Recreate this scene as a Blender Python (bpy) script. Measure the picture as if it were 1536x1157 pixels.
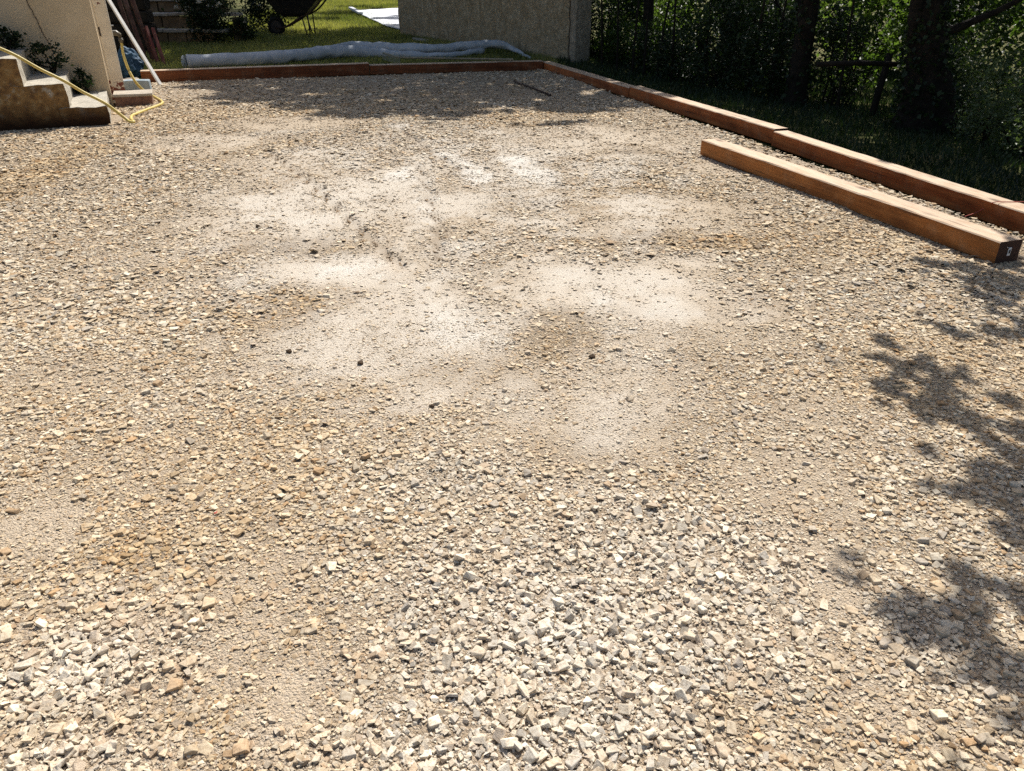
import bpy, bmesh, math, random
import numpy as np
from mathutils import Vector, Matrix

for o in list(bpy.data.objects):
    bpy.data.objects.remove(o)
SC = bpy.context.scene
COL = SC.collection
R = math.radians
rng = np.random.default_rng(7)
random.seed(7)

# ------------------------------------------------------------------ camera
EYE, PITCH, FPX = 1.45, R(28.4), 1160.0
cd = bpy.data.cameras.new('camera')
cam = bpy.data.objects.new('camera', cd)
COL.objects.link(cam)
cam.location = (0, 0, EYE)
cam.rotation_euler = (R(90) - PITCH, 0, 0)
cd.sensor_width = 36
cd.lens = 36 * FPX / 1536
cd.clip_start = 0.05
cd.clip_end = 2000
SC.camera = cam

# ------------------------------------------------------------------ light
SUN = Vector((0.215, 0.83, 1.0)).normalized()
KX, KY = SUN.x / SUN.z, SUN.y / SUN.z      # how far shade slides per metre of height
sl = bpy.data.lights.new('sun', 'SUN')
sl.energy = 4.9
sl.angle = R(0.55)
sl.color = (1.0, 0.957, 0.895)
so = bpy.data.objects.new('sun', sl)
COL.objects.link(so)
so.rotation_euler = SUN.to_track_quat('Z', 'Y').to_euler()
world = bpy.data.worlds.new('World')
SC.world = world
world.use_nodes = True
wn = world.node_tree
bg = wn.nodes['Background']
sky = wn.nodes.new('ShaderNodeTexSky')
sky.sky_type = 'NISHITA'
sky.sun_disc = False
sky.dust_density = 3.0
sky.ozone_density = 0.6
sky.sun_elevation = math.asin(SUN.z)
sky.sun_rotation = math.atan2(SUN.x, SUN.y)
wn.links.new(sky.outputs[0], bg.inputs[0])
bg.inputs[1].default_value = 0.082
vs = SC.view_settings
vs.view_transform = 'Standard'
vs.look = 'None'
vs.gamma = 1.0
vs.exposure = 0.37
vs.use_curve_mapping = False
SC.render.engine = 'CYCLES'
SC.cycles.use_denoising = False
SC.cycles.denoiser = 'OPENIMAGEDENOISE'
SC.cycles.max_bounces = 8
SC.cycles.transparent_max_bounces = 6

# ------------------------------------------------------------------ helpers
def ray(px, py):
    u = (px - 768) / FPX
    v = (578.5 - py) / FPX
    return np.array([u, math.cos(PITCH) + v * math.sin(PITCH), -math.sin(PITCH) + v * math.cos(PITCH)])

def G(px, py, z=0.0):
    """point of the level z seen at that pixel of the 1536 px photograph (used to survey the place)"""
    d = ray(px, py)
    return np.array([0, 0, EYE]) + d * ((z - EYE) / d[2])

def L(px, py):
    """point of the sloping lawn seen at that pixel"""
    d = ray(px, py)
    t = (0.03 - 0.03 * 14 - EYE) / (d[2] - 0.03 * d[1])
    return np.array([0, 0, EYE]) + d * t

def lawn_z(x, y):
    return 0.03 + 0.03 * (y - 14)

def proj(p):
    p = np.atleast_2d(p)
    q = p - np.array([0, 0, EYE])
    zc = q[:, 1] * math.cos(PITCH) - q[:, 2] * math.sin(PITCH)
    yc = q[:, 1] * math.sin(PITCH) + q[:, 2] * math.cos(PITCH)
    return 768 + FPX * q[:, 0] / zc, 578.5 - FPX * yc / zc, zc

def hash2(ix, iy, seed):
    h = (ix.astype(np.int64) * 374761393 + iy.astype(np.int64) * 668265263 + seed * 974711) & 0x7fffffff
    h = ((h ^ (h >> 13)) * 1274126177) & 0x7fffffff
    return ((h ^ (h >> 16)) & 0xffff) / 65535.0

def vnoise(x, y, scale, seed=0, octaves=3):
    tot = np.zeros_like(np.asarray(x, float)); amp = 1.0; norm = 0
    f = 1.0 / scale
    for k in range(octaves):
        X = x * f; Y = y * f
        i = np.floor(X); j = np.floor(Y)
        u = X - i; v = Y - j
        u = u * u * (3 - 2 * u); v = v * v * (3 - 2 * v)
        a = hash2(i, j, seed + k); b = hash2(i + 1, j, seed + k)
        c = hash2(i, j + 1, seed + k); d = hash2(i + 1, j + 1, seed + k)
        tot += amp * ((a * (1 - u) + b * u) * (1 - v) + (c * (1 - u) + d * u) * v)
        norm += amp; amp *= 0.5; f *= 2.03
    return tot / norm

def mesh_np(name, V, F, mat, parent=None, smooth=False, face_attr=None):
    """V (n,3), F (m,k) all faces with k corners"""
    me = bpy.data.meshes.new(name)
    V = np.ascontiguousarray(V, dtype=np.float32)
    F = np.ascontiguousarray(F, dtype=np.int32)
    m, k = F.shape
    me.vertices.add(len(V)); me.vertices.foreach_set('co', V.ravel())
    me.loops.add(m * k); me.loops.foreach_set('vertex_index', F.ravel())
    me.polygons.add(m)
    me.polygons.foreach_set('loop_start', np.arange(0, m * k, k, dtype=np.int32))
    me.polygons.foreach_set('loop_total', np.full(m, k, dtype=np.int32))
    me.polygons.foreach_set('use_smooth', np.full(m, smooth, dtype=bool))
    for an, (typ, dom, arr) in (face_attr or {}).items():
        at = me.attributes.new(an, typ, dom)
        key = 'color' if typ == 'FLOAT_COLOR' else 'value'
        at.data.foreach_set(key, np.ascontiguousarray(arr, dtype=np.float32).ravel())
    me.update(calc_edges=True)
    if mat: me.materials.append(mat)
    o = bpy.data.objects.new(name, me)
    COL.objects.link(o)
    o.parent = parent
    return o

def obj(name, bm, mat, parent=None, smooth=False, loc=None):
    me = bpy.data.meshes.new(name)
    bmesh.ops.recalc_face_normals(bm, faces=bm.faces)
    for f in bm.faces: f.smooth = smooth
    bm.to_mesh(me); bm.free()
    for m in (mat if isinstance(mat, (list, tuple)) else [mat]):
        me.materials.append(m)
    o = bpy.data.objects.new(name, me)
    COL.objects.link(o)
    o.parent = parent
    if loc is not None: o.location = loc
    return o

def tag(o, label, cat, group=None, kind=None):
    if label: o['label'] = label
    if cat: o['category'] = cat
    if group: o['group'] = group
    if kind: o['kind'] = kind
    return o

def thing(name, label, cat, loc=(0, 0, 0), rotz=0.0, group=None):
    o = bpy.data.objects.new(name, None)
    o.empty_display_size = 0.1
    COL.objects.link(o)
    o.location = loc; o.rotation_euler = (0, 0, rotz)
    return tag(o, label, cat, group)

def add_box(bm, c, s, rot=None, bevel=0.0):
    r = bmesh.ops.create_cube(bm, size=1.0)
    M = Matrix.Translation(c) @ (rot.to_4x4() if rot else Matrix.Identity(4)) @ Matrix.Diagonal((*s, 1))
    bmesh.ops.transform(bm, matrix=M, verts=r['verts'])
    if bevel:
        es = list({e for v in r['verts'] for e in v.link_edges})
        bmesh.ops.bevel(bm, geom=es, offset=bevel, segments=2, affect='EDGES', profile=0.5)

def rough(bm, cuts, amp, seed=0, scale=0.12):
    """cut faces up and push the vertices about a little: nothing cast or sawn is perfectly flat"""
    if cuts: bmesh.ops.subdivide_edges(bm, edges=bm.edges[:], cuts=cuts, use_grid_fill=True)
    from mathutils import noise
    for v in bm.verts:
        q = v.co / scale + Vector((seed, seed * 2.3, -seed))
        v.co += Vector((noise.noise(q), noise.noise(q + Vector((9, 3, 1))), noise.noise(q + Vector((2, 7, 5))))) * amp

def catmull(P, n):
    P = [np.array(p, float) for p in P]
    P = [2 * P[0] - P[1]] + P + [2 * P[-1] - P[-2]]
    out = []
    for i in range(1, len(P) - 2):
        for t in np.linspace(0, 1, n, endpoint=False):
            a, b, c, d = P[i - 1:i + 3]
            out.append(0.5 * (2 * b + (c - a) * t + (2 * a - 5 * b + 4 * c - d) * t * t + (3 * b - a - 3 * c + d) * t ** 3))
    out.append(P[-2])
    return np.array(out)

def add_tube(bm, pts, rad, n=8, cap=True, wob=0.0, flat=1.0):
    pts = [Vector(p) for p in pts]
    if not hasattr(rad, '__len__'): rad = [rad] * len(pts)
    rings = []
    up = Vector((0, 0, 1))
    for i, p in enumerate(pts):
        t = (pts[min(i + 1, len(pts) - 1)] - pts[max(i - 1, 0)]).normalized()
        ref = up if abs(t.z) < 0.93 else Vector((0, 1, 0))
        s = t.cross(ref).normalized(); u = s.cross(t).normalized()
        ring = []
        for k in range(n):
            a = 2 * math.pi * k / n
            r = rad[i] * (1 + (random.uniform(-wob, wob) if wob else 0))
            ring.append(bm.verts.new(p + s * math.cos(a) * r + u * math.sin(a) * r * flat))
        rings.append(ring)
    for a, b in zip(rings, rings[1:]):
        for k in range(n):
            bm.faces.new((a[k], a[(k + 1) % n], b[(k + 1) % n], b[k]))
    if cap:
        bm.faces.new(rings[0][::-1]); bm.faces.new(rings[-1])
    return rings

# ------------------------------------------------------------------ materials
def mat(name, rough_=0.85, spec=0.25):
    m = bpy.data.materials.new(name)
    m.use_nodes = True
    nt = m.node_tree
    b = nt.nodes['Principled BSDF']
    b.inputs['Roughness'].default_value = rough_
    b.inputs['Specular IOR Level'].default_value = spec
    return m, nt, b

def N(nt, typ, **kw):
    n = nt.nodes.new(typ)
    for k, v in kw.items():
        if isinstance(k, str) and hasattr(n, k) and k not in ('inputs',):
            setattr(n, k, v)
    return n

def noise_tex(nt, vec, scale, detail=4, rough_=0.6, dist=0.0):
    n = nt.nodes.new('ShaderNodeTexNoise')
    n.inputs['Scale'].default_value = scale
    n.inputs['Detail'].default_value = detail
    n.inputs['Roughness'].default_value = rough_
    n.inputs['Distortion'].default_value = dist
    if vec is not None: nt.links.new(vec, n.inputs['Vector'])
    return n.outputs['Fac']

def ramp(nt, fac, stops):
    r = nt.nodes.new('ShaderNodeValToRGB')
    e = r.color_ramp.elements
    while len(e) < len(stops): e.new(0.5)
    for el, (p, c) in zip(e, stops):
        el.position = p
        el.color = (*c, 1) if len(c) == 3 else c
    nt.links.new(fac, r.inputs[0])
    return r.outputs[0]

def mix(nt, fac, a, b, mode='MIX'):
    n = nt.nodes.new('ShaderNodeMix')
    n.data_type = 'RGBA'; n.blend_type = mode
    def put(i, v):
        if hasattr(v, 'links') or isinstance(v, bpy.types.NodeSocket): nt.links.new(v, n.inputs[i])
        elif isinstance(v, (int, float)): n.inputs[i].default_value = v
        else: n.inputs[i].default_value = (*v, 1)
    put(0, fac); put(6, a); put(7, b)
    return n.outputs[2]

def mathn(nt, op, a, b=None, clamp=False):
    n = nt.nodes.new('ShaderNodeMath'); n.operation = op; n.use_clamp = clamp
    for i, v in enumerate((a, b)):
        if v is None: continue
        if isinstance(v, bpy.types.NodeSocket): nt.links.new(v, n.inputs[i])
        else: n.inputs[i].default_value = v
    return n.outputs[0]

def bump(nt, h, b, strength=0.5, dist=0.01):
    n = nt.nodes.new('ShaderNodeBump')
    n.inputs['Strength'].default_value = strength
    n.inputs['Distance'].default_value = dist
    nt.links.new(h, n.inputs['Height'])
    nt.links.new(n.outputs[0], b.inputs['Normal'])

def coords(nt, kind='Object', scale=None):
    t = nt.nodes.new('ShaderNodeTexCoord').outputs[kind]
    if scale is None: return t
    m = nt.nodes.new('ShaderNodeMapping')
    m.inputs['Scale'].default_value = scale
    nt.links.new(t, m.inputs['Vector'])
    return m.outputs[0]

def attr(nt, name, out='Fac'):
    a = nt.nodes.new('ShaderNodeAttribute'); a.attribute_name = name
    return a.outputs[out]

def simple(name, c1, c2, scale, rough_=0.85, bstr=0.3, bdist=0.004, spec=0.25, kind='Object', bscale=None, lo=0.35, hi=0.65):
    m, nt, b = mat(name, rough_, spec)
    v = coords(nt, kind)
    f = noise_tex(nt, v, scale, 5)
    nt.links.new(ramp(nt, f, [(lo, c1), (hi, c2)]), b.inputs['Base Color'])
    bump(nt, noise_tex(nt, v, bscale or scale * 4, 4), b, bstr, bdist)
    return m

# -- gravel base
def make_ground_mat():
    m, nt, b = mat('gravel_bed', 0.95, 0.1)
    v = coords(nt, 'Object')
    vo = nt.nodes.new('ShaderNodeTexVoronoi'); vo.inputs['Scale'].default_value = 140
    nt.links.new(v, vo.inputs['Vector'])
    vo2 = nt.nodes.new('ShaderNodeTexVoronoi'); vo2.inputs['Scale'].default_value = 380
    nt.links.new(v, vo2.inputs['Vector'])
    sp = nt.nodes.new('ShaderNodeSeparateColor'); nt.links.new(vo.outputs['Color'], sp.inputs[0])
    sp2 = nt.nodes.new('ShaderNodeSeparateColor'); nt.links.new(vo2.outputs['Color'], sp2.inputs[0])
    peb = ramp(nt, sp.outputs[0], [(0.0, (.19, .14, .09)), (.3, (.37, .29, .20)), (.65, (.51, .42, .31)), (1, (.68, .60, .49))])
    fin = ramp(nt, sp2.outputs[0], [(0.0, (.12, .085, .055)), (.5, (.40, .31, .215)), (1, (.68, .59, .46))])
    base = mix(nt, 0.45, peb, fin)
    big = noise_tex(nt, v, 2.2, 5)
    base = mix(nt, mathn(nt, 'MULTIPLY', big, .45), base, (.36, .265, .17))
    sand = mix(nt, mathn(nt, 'MULTIPLY', sp2.outputs[1], .55), (.63, .525, .395), (.47, .37, .26))
    c = mix(nt, attr(nt, 'sand'), base, sand)
    dustc = mix(nt, mathn(nt, 'MULTIPLY', sp2.outputs[2], .55), (.86, .83, .76), (.56, .50, .41))
    c = mix(nt, attr(nt, 'dust'), c, dustc)
    c = mix(nt, mathn(nt, 'MULTIPLY', attr(nt, 'dark'), .7), c, (.17, .115, .065))
    nt.links.new(c, b.inputs['Base Color'])
    h = mathn(nt, 'ADD', mathn(nt, 'MULTIPLY', vo.outputs['Distance'], -1.0), mathn(nt, 'MULTIPLY', vo2.outputs['Distance'], -.5))
    bump(nt, mathn(nt, 'ADD', h, mathn(nt, 'MULTIPLY', noise_tex(nt, v, 70, 5, .7), .8)), b, 0.8, 0.008)
    return m
M_BED = make_ground_mat()

def make_stone_mat(name, single):
    m, nt, b = mat(name, 0.9, 0.2)
    v = coords(nt, 'Object', (.012, .012, .012)) if single else coords(nt, 'Object')
    if single:
        c = nt.nodes.new('ShaderNodeObjectInfo').outputs['Color']
    else:
        c = attr(nt, 'col', 'Color')
    n1 = noise_tex(nt, v, 120, 4, .65)
    c = mix(nt, 1.0, c, ramp(nt, n1, [(.28, (.62, .55, .46)), (.5, (.96, .95, .93)), (.75, (1.1, 1.1, 1.08))]), 'MULTIPLY')
    c = mix(nt, ramp(nt, noise_tex(nt, v, 38, 3), [(.56, (0, 0, 0)), (.72, (.6, .6, .6))]), c, (.40, .29, .18))
    nt.links.new(c, b.inputs['Base Color'])
    bump(nt, noise_tex(nt, v, 260, 6, .75), b, 0.9, 0.003)
    return m
M_STONES = make_stone_mat('limestone_chips', False)
M_STONE = make_stone_mat('limestone', True)

def make_timber(name, ca, cb, cc, dusty=0.0):
    m, nt, b = mat(name, 0.75, 0.3)
    v = coords(nt, 'Object', (1.0, 22, 22))
    g = noise_tex(nt, v, 1.6, 6, .65, .6)
    vb = coords(nt, 'Object', (1.0, 2.5, 2.5))
    blot = noise_tex(nt, vb, 2.3, 4)
    c = ramp(nt, g, [(.25, ca), (.5, cb), (.78, cc)])
    c = mix(nt, ramp(nt, blot, [(.42, (0, 0, 0)), (.75, (.7, .7, .7))]), c, tuple(x * .55 for x in ca))
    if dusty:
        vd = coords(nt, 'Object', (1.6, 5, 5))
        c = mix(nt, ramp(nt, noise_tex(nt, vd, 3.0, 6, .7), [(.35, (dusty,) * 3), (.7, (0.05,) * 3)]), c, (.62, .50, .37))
    kv = coords(nt, 'Object', (1.9, 4.2, 4.2))
    kn = nt.nodes.new('ShaderNodeTexVoronoi'); kn.inputs['Scale'].default_value = 1.0
    nt.links.new(kv, kn.inputs['Vector'])
    kd = mathn(nt, 'ADD', kn.outputs['Distance'], mathn(nt, 'MULTIPLY', noise_tex(nt, kv, 9, 3), .05))
    c = mix(nt, ramp(nt, kd, [(.07, (.9, .9, .9)), (.13, (.35, .35, .35)), (.2, (0, 0, 0))]), c, tuple(x * .35 for x in ca))
    sv = coords(nt, 'Object', (5.5, 5.5, 5.5))
    c = mix(nt, ramp(nt, noise_tex(nt, sv, 1.3, 6, .7), [(.5, (0, 0, 0)), (.75, (.22, .22, .22))]), c, (.52, .38, .24))
    # drying cracks along the grain
    vc = coords(nt, 'Object', (.9, 34, 34))
    cr = noise_tex(nt, vc, 1.1, 3, .5, .3)
    crk = ramp(nt, cr, [(.315, (1, 1, 1)), (.35, (0, 0, 0))])
    c = mix(nt, mathn(nt, 'MULTIPLY', crk, .75), c, (.05, .025, .012))
    nt.links.new(c, b.inputs['Base Color'])
    bump(nt, mathn(nt, 'SUBTRACT', g, crk), b, 0.5, 0.004)
    return m
M_TIM = make_timber('timber_side', (.21, .050, .012), (.43, .122, .030), (.58, .22, .068))
M_TIM3 = make_timber('timber_side_shaded', (.11, .030, .010), (.22, .066, .022), (.31, .12, .045))  # darker copy of the side timber: the back row's shade put into the colour
M_TIM2 = make_timber('timber_side_yellow', (.17, .056, .014), (.37, .138, .034), (.50, .22, .07))
M_TIMTOP = make_timber('timber_top', (.36, .20, .10), (.57, .37, .22), (.70, .50, .34), .85)  # tops paler than the sides: dust, plus sunlight put into the colour

def make_end():
    m, nt, b = mat('timber_end', 0.7, 0.3)
    v = coords(nt, 'Object')
    d = nt.nodes.new('ShaderNodeVectorMath'); d.operation = 'LENGTH'
    mp = nt.nodes.new('ShaderNodeMapping'); mp.inputs['Scale'].default_value = (0, 1, 1); mp.inputs['Location'].default_value = (0, -.05, -.03)
    nt.links.new(v, mp.inputs[0]); nt.links.new(mp.outputs[0], d.inputs[0])
    w = mathn(nt, 'SINE', mathn(nt, 'MULTIPLY', mathn(nt, 'ADD', d.outputs['Value'], mathn(nt, 'MULTIPLY', noise_tex(nt, v, 14, 3), .012)), 900))
    nt.links.new(ramp(nt, w, [(.0, (.045, .02, .014)), (1, (.085, .04, .026))]), b.inputs['Base Color'])
    bump(nt, noise_tex(nt, v, 90, 4), b, .5, .003)
    return m
M_END = make_end()

def make_leaf(name, dark, light, gloss=.35, trans=.35):
    m, nt, b = mat(name, 0.5, gloss)
    c = ramp(nt, attr(nt, 'lv'), [(0.0, dark), (1.0, light)])
    nt.links.new(c, b.inputs['Base Color'])
    tr = nt.nodes.new('ShaderNodeBsdfTranslucent')
    tc = mix(nt, 1.0, c, (1.35, 1.5, .6), 'MULTIPLY')
    nt.links.new(tc, tr.inputs['Color'])
    ms = nt.nodes.new('ShaderNodeMixShader'); ms.inputs[0].default_value = trans
    nt.links.new(b.outputs[0], ms.inputs[1]); nt.links.new(tr.outputs[0], ms.inputs[2])
    nt.links.new(ms.outputs[0], nt.nodes['Material Output'].inputs['Surface'])
    return m
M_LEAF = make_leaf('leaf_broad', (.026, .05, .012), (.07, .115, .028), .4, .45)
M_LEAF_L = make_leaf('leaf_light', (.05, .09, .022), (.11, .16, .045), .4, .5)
M_LEAF_D = make_leaf('leaf_shade_dark', (.012, .024, .009), (.034, .06, .02), .35, .25)  # deep shade of the hedge put into this leaf colour
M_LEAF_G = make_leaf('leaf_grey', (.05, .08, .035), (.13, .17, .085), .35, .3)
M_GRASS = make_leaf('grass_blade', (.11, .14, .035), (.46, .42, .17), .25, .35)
M_PETAL = simple('petal_white', (.7, .68, .6), (.85, .83, .75), 30)
M_BARK = simple('bark', (.010, .008, .006), (.032, .025, .018), 14, .95, .9, .02)

def make_lawn():
    m, nt, b = mat('lawn_soil', 0.95, 0.05)
    v = coords(nt, 'Object')
    n = noise_tex(nt, v, 1.7, 6, .7)
    c = ramp(nt, n, [(.3, (.06, .075, .022)), (.5, (.16, .155, .06)), (.7, (.32, .26, .14))])
    c = mix(nt, ramp(nt, noise_tex(nt, v, 55, 4), [(.35, (.8, .8, .8)), (.65, (0, 0, 0))]), c, (.03, .045, .014))
    nt.links.new(c, b.inputs['Base Color'])
    bump(nt, noise_tex(nt, v, 60, 4), b, .8, .03)
    return m
M_LAWN = make_lawn()

def make_wall(name, base, light, stain, sscale=1.2, streak=True):
    m, nt, b = mat(name, 0.92, 0.15)
    v = coords(nt, 'Object')
    n = noise_tex(nt, v, 5, 6, .65)
    c = ramp(nt, n, [(.3, base), (.7, light)])
    v2 = coords(nt, 'Object', (2.6, 2.6, 1.1)) if streak else v
    c = mix(nt, ramp(nt, noise_tex(nt, v2, sscale, 5, .6), [(.45, (0, 0, 0)), (.75, (.8, .8, .8))]), c, stain)
    if streak:
        c = mix(nt, ramp(nt, noise_tex(nt, v, 16, 6, .75), [(.42, (.75, .75, .75)), (.6, (0, 0, 0))]), c, tuple(x * .55 for x in base))
        c = mix(nt, ramp(nt, noise_tex(nt, v, 7, 6, .7), [(.58, (0, 0, 0)), (.72, (.6, .6, .6))]), c, tuple(min(1, x * 1.35) for x in light))
    nt.links.new(c, b.inputs['Base Color'])
    bump(nt, noise_tex(nt, v, 22 if streak else 60, 8, .75), b, 1.0 if streak else .4, .03 if streak else .006)
    return m
M_CONC = make_wall('old_concrete', (.50, .385, .235), (.68, .565, .39), (.26, .19, .105), 2.2)
M_CONC_L = make_wall('old_concrete_pale', (.46, .385, .28), (.60, .52, .40), (.26, .20, .13), 1.4)
M_RENDER = make_wall('tan_render', (.62, .49, .32), (.70, .57, .39), (.50, .37, .21), .8, False)

def make_stair():
    """worn cement with ochre and brown stains on the flanks, darker towards the ground"""
    m, nt, b = mat('stair_cement', 0.93, 0.15)
    v = coords(nt, 'Object')
    n = noise_tex(nt, v, 9, 6, .7)
    c = ramp(nt, n, [(.3, (.37, .34, .28)), (.7, (.56, .52, .44))])
    sx = nt.nodes.new('ShaderNodeSeparateXYZ'); nt.links.new(v, sx.inputs[0])
    geo = nt.nodes.new('ShaderNodeNewGeometry')
    sn = nt.nodes.new('ShaderNodeSeparateXYZ'); nt.links.new(geo.outputs['True Normal'], sn.inputs[0])
    flank = mathn(nt, 'LESS_THAN', sn.outputs['Y'], -.6)
    dr = noise_tex(nt, v, 4.5, 5, .65)
    mo = ramp(nt, dr, [(.33, (0, 0, 0)), (.44, (1, 1, 1))])
    c2 = ramp(nt, noise_tex(nt, v, 13, 5), [(.3, (.11, .052, .018)), (.55, (.27, .155, .052)), (.75, (.38, .29, .16))])
    c = mix(nt, mathn(nt, 'MULTIPLY', mo, mathn(nt, 'MULTIPLY', flank, .95)), c, c2)
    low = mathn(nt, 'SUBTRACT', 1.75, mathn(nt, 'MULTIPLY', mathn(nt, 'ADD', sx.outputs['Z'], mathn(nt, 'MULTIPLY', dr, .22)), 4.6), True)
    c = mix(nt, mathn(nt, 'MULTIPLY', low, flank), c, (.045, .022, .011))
    nt.links.new(c, b.inputs['Base Color'])
    bump(nt, mathn(nt, 'ADD', noise_tex(nt, v, 60, 6, .7), n), b, .8, .012)
    return m
M_STAIR = make_stair()

def make_post():
    m, nt, b = mat('painted_steel', 0.5, 0.4)
    v = coords(nt, 'Object')
    sx = nt.nodes.new('ShaderNodeSeparateXYZ'); nt.links.new(v, sx.inputs[0])
    n = noise_tex(nt, v, 17, 5, .6)
    low = mathn(nt, 'MULTIPLY', mathn(nt, 'SUBTRACT', .30, sx.outputs['Z']), 1.4)
    hi = mathn(nt, 'MULTIPLY', mathn(nt, 'SUBTRACT', sx.outputs['Z'], 1.02), 1.2)
    k = mathn(nt, 'ADD', n, mathn(nt, 'MAXIMUM', mathn(nt, 'MINIMUM', low, .33), mathn(nt, 'MINIMUM', hi, .18)))
    msk = ramp(nt, k, [(.66, (0, 0, 0)), (.685, (1, 1, 1))])
    rust = ramp(nt, noise_tex(nt, v, 40, 4), [(.3, (.10, .025, .018)), (.7, (.26, .085, .05))])
    paint = ramp(nt, noise_tex(nt, v, 5, 5), [(.3, (.60, .54, .44)), (.7, (.74, .69, .59))])
    nt.links.new(mix(nt, msk, paint, rust), b.inputs['Base Color'])
    bump(nt, mathn(nt, 'SUBTRACT', noise_tex(nt, v, 30, 4), mathn(nt, 'MULTIPLY', msk, .6)), b, .4, .005)
    return m
M_POST = make_post()
M_HOSE = simple('yellow_hose', (.55, .42, .10), (.68, .53, .17), 9, .5, .1, .002, .4)
M_POLE = simple('white_pole', (.62, .61, .57), (.76, .75, .71), 6, .55, .1, .002, .4)
M_BRASS = simple('shaded_brass', (.06, .048, .03), (.15, .12, .075), 30, .45, .3, .002, .5)  # brass darkened: the shade behind the post is in the colour
M_BLUE = simple('blue_plastic', (.018, .055, .105), (.04, .105, .18), 7, .7, .3, .01, .4)
M_DKSTEEL = simple('dark_steel', (.03, .026, .024), (.07, .055, .045), 20, .55, .3, .002, .4)
M_RUSTBAR = simple('rusty_bar', (.04, .028, .022), (.09, .05, .035), 40, .7, .3, .002, .3)
M_BLACK = simple('black_tray', (.008, .008, .009), (.02, .019, .018), 9, .5, .2, .003, .4)
M_RUBBER = simple('rubber', (.012, .012, .012), (.025, .024, .022), 20, .8, .2, .002, .2)
M_FLEECE = simple('grey_fleece', (.44, .475, .51), (.58, .61, .64), 6, .95, .6, .006, .1, bscale=60)
M_RAKE = simple('rake_steel', (.24, .23, .17), (.34, .33, .25), 25, .6, .2, .002, .4)
M_HANDLE = simple('ash_handle', (.28, .24, .17), (.42, .36, .25), 12, .7, .2, .002, .2)
M_DKWOOD = make_timber('dark_board', (.055, .026, .02), (.10, .046, .034), (.15, .075, .055))
M_REDWOOD = make_timber('red_board', (.11, .032, .024), (.18, .05, .038), (.22, .075, .055))
M_STONEWALL = simple('ochre_stone', (.17, .115, .065), (.30, .215, .13), 7, .95, .8, .01)
M_PIER = simple('shade_dark_stone', (.05, .045, .025), (.11, .09, .055), 7, .95, .8, .01)  # shade among the plants put into the pier's stone colour
M_TREAD = simple('pale_tread', (.34, .30, .25), (.52, .47, .40), 8, .9, .5, .006)
M_SHADEWALL = simple('shade_toned_masonry', (.02, .016, .012), (.05, .04, .03), 5, .95, .8, .02)  # near black: shade of the recess behind the post put into the colour
M_SLAB = simple('slab', (.36, .31, .24), (.52, .46, .38), 14, .9, .6, .006)
M_SLABSIDE = simple('brick_red', (.17, .085, .055), (.27, .15, .10), 16, .9, .6, .006)
M_GREYBLUE = simple('grey_block', (.24, .30, .34), (.36, .42, .45), 14, .9, .5, .006)
M_SHEET = simple('white_sheet', (.58, .61, .66), (.68, .70, .75), 3, .6, .2, .01)
M_TAG = simple('white_tag', (.72, .72, .70), (.8, .8, .78), 20, .5)
M_INK = simple('ink', (.02, .02, .02), (.03, .03, .03), 20, .6)
M_STRING = simple('red_string', (.48, .10, .07), (.60, .17, .12), 30, .7)
M_CLOD = simple('dark_clod', (.05, .035, .022), (.12, .08, .05), 40, .95, .8, .004)
M_RED = simple('red_scrap', (.42, .05, .04), (.52, .09, .06), 30, .5)
M_CRACK = simple('crack', (.05, .04, .03), (.09, .07, .05), 30, .95)

# ------------------------------------------------------------------ the ground
TH1 = R(16.3)
E1 = np.array([math.cos(TH1), math.sin(TH1)]); E2 = np.array([-math.sin(TH1), math.cos(TH1)])
C0 = np.array([0.51, 13.45])
def yard(x, y):
    return (x - C0[0]) * E1[0] + (y - C0[1]) * E1[1], (x - C0[0]) * E2[0] + (y - C0[1]) * E2[1]

def blob(x, y, px, py, rx, ry, sharp=2.0, rot=0.0):
    """soft elliptical patch lying on the ground, surveyed from the photograph"""
    c = G(px, py)[:2]
    wx = rx / FPX * proj(np.array([[c[0], c[1], 0]]))[2][0]
    wy = 0.5 * abs(G(px, py - ry)[1] - G(px, py + ry)[1])
    dx, dy = x - c[0], y - c[1]
    if rot:
        cr, sr = math.cos(rot), math.sin(rot)
        dx, dy = dx * cr + dy * sr, -dx * sr + dy * cr
    wob = 1 + 0.9 * (vnoise(x, y, .45, int(px) + 3, 4) - .5) + 0.7 * (vnoise(x, y, .09, int(py) + 9, 2) - .5)
    q = np.sqrt((dx / wx) ** 2 + (dy / wy) ** 2) * wob
    return np.clip((1.25 - q) * sharp, 0, 1)

def line_d(x, y, pts):
    """distance to a polyline surveyed from the photograph"""
    W = [G(*p)[:2] for p in pts]
    best = np.full(np.shape(x), 1e9); sgn = np.zeros(np.shape(x))
    for a, b in zip(W, W[1:]):
        d = b - a; l2 = d @ d
        t = np.clip(((x - a[0]) * d[0] + (y - a[1]) * d[1]) / l2, 0, 1)
        ex, ey = x - a[0] - t * d[0], y - a[1] - t * d[1]
        r = np.hypot(ex, ey)
        s = np.sign(ex * d[1] - ey * d[0])
        sgn = np.where(r < best, s, sgn); best = np.minimum(best, r)
    return best, sgn

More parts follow.
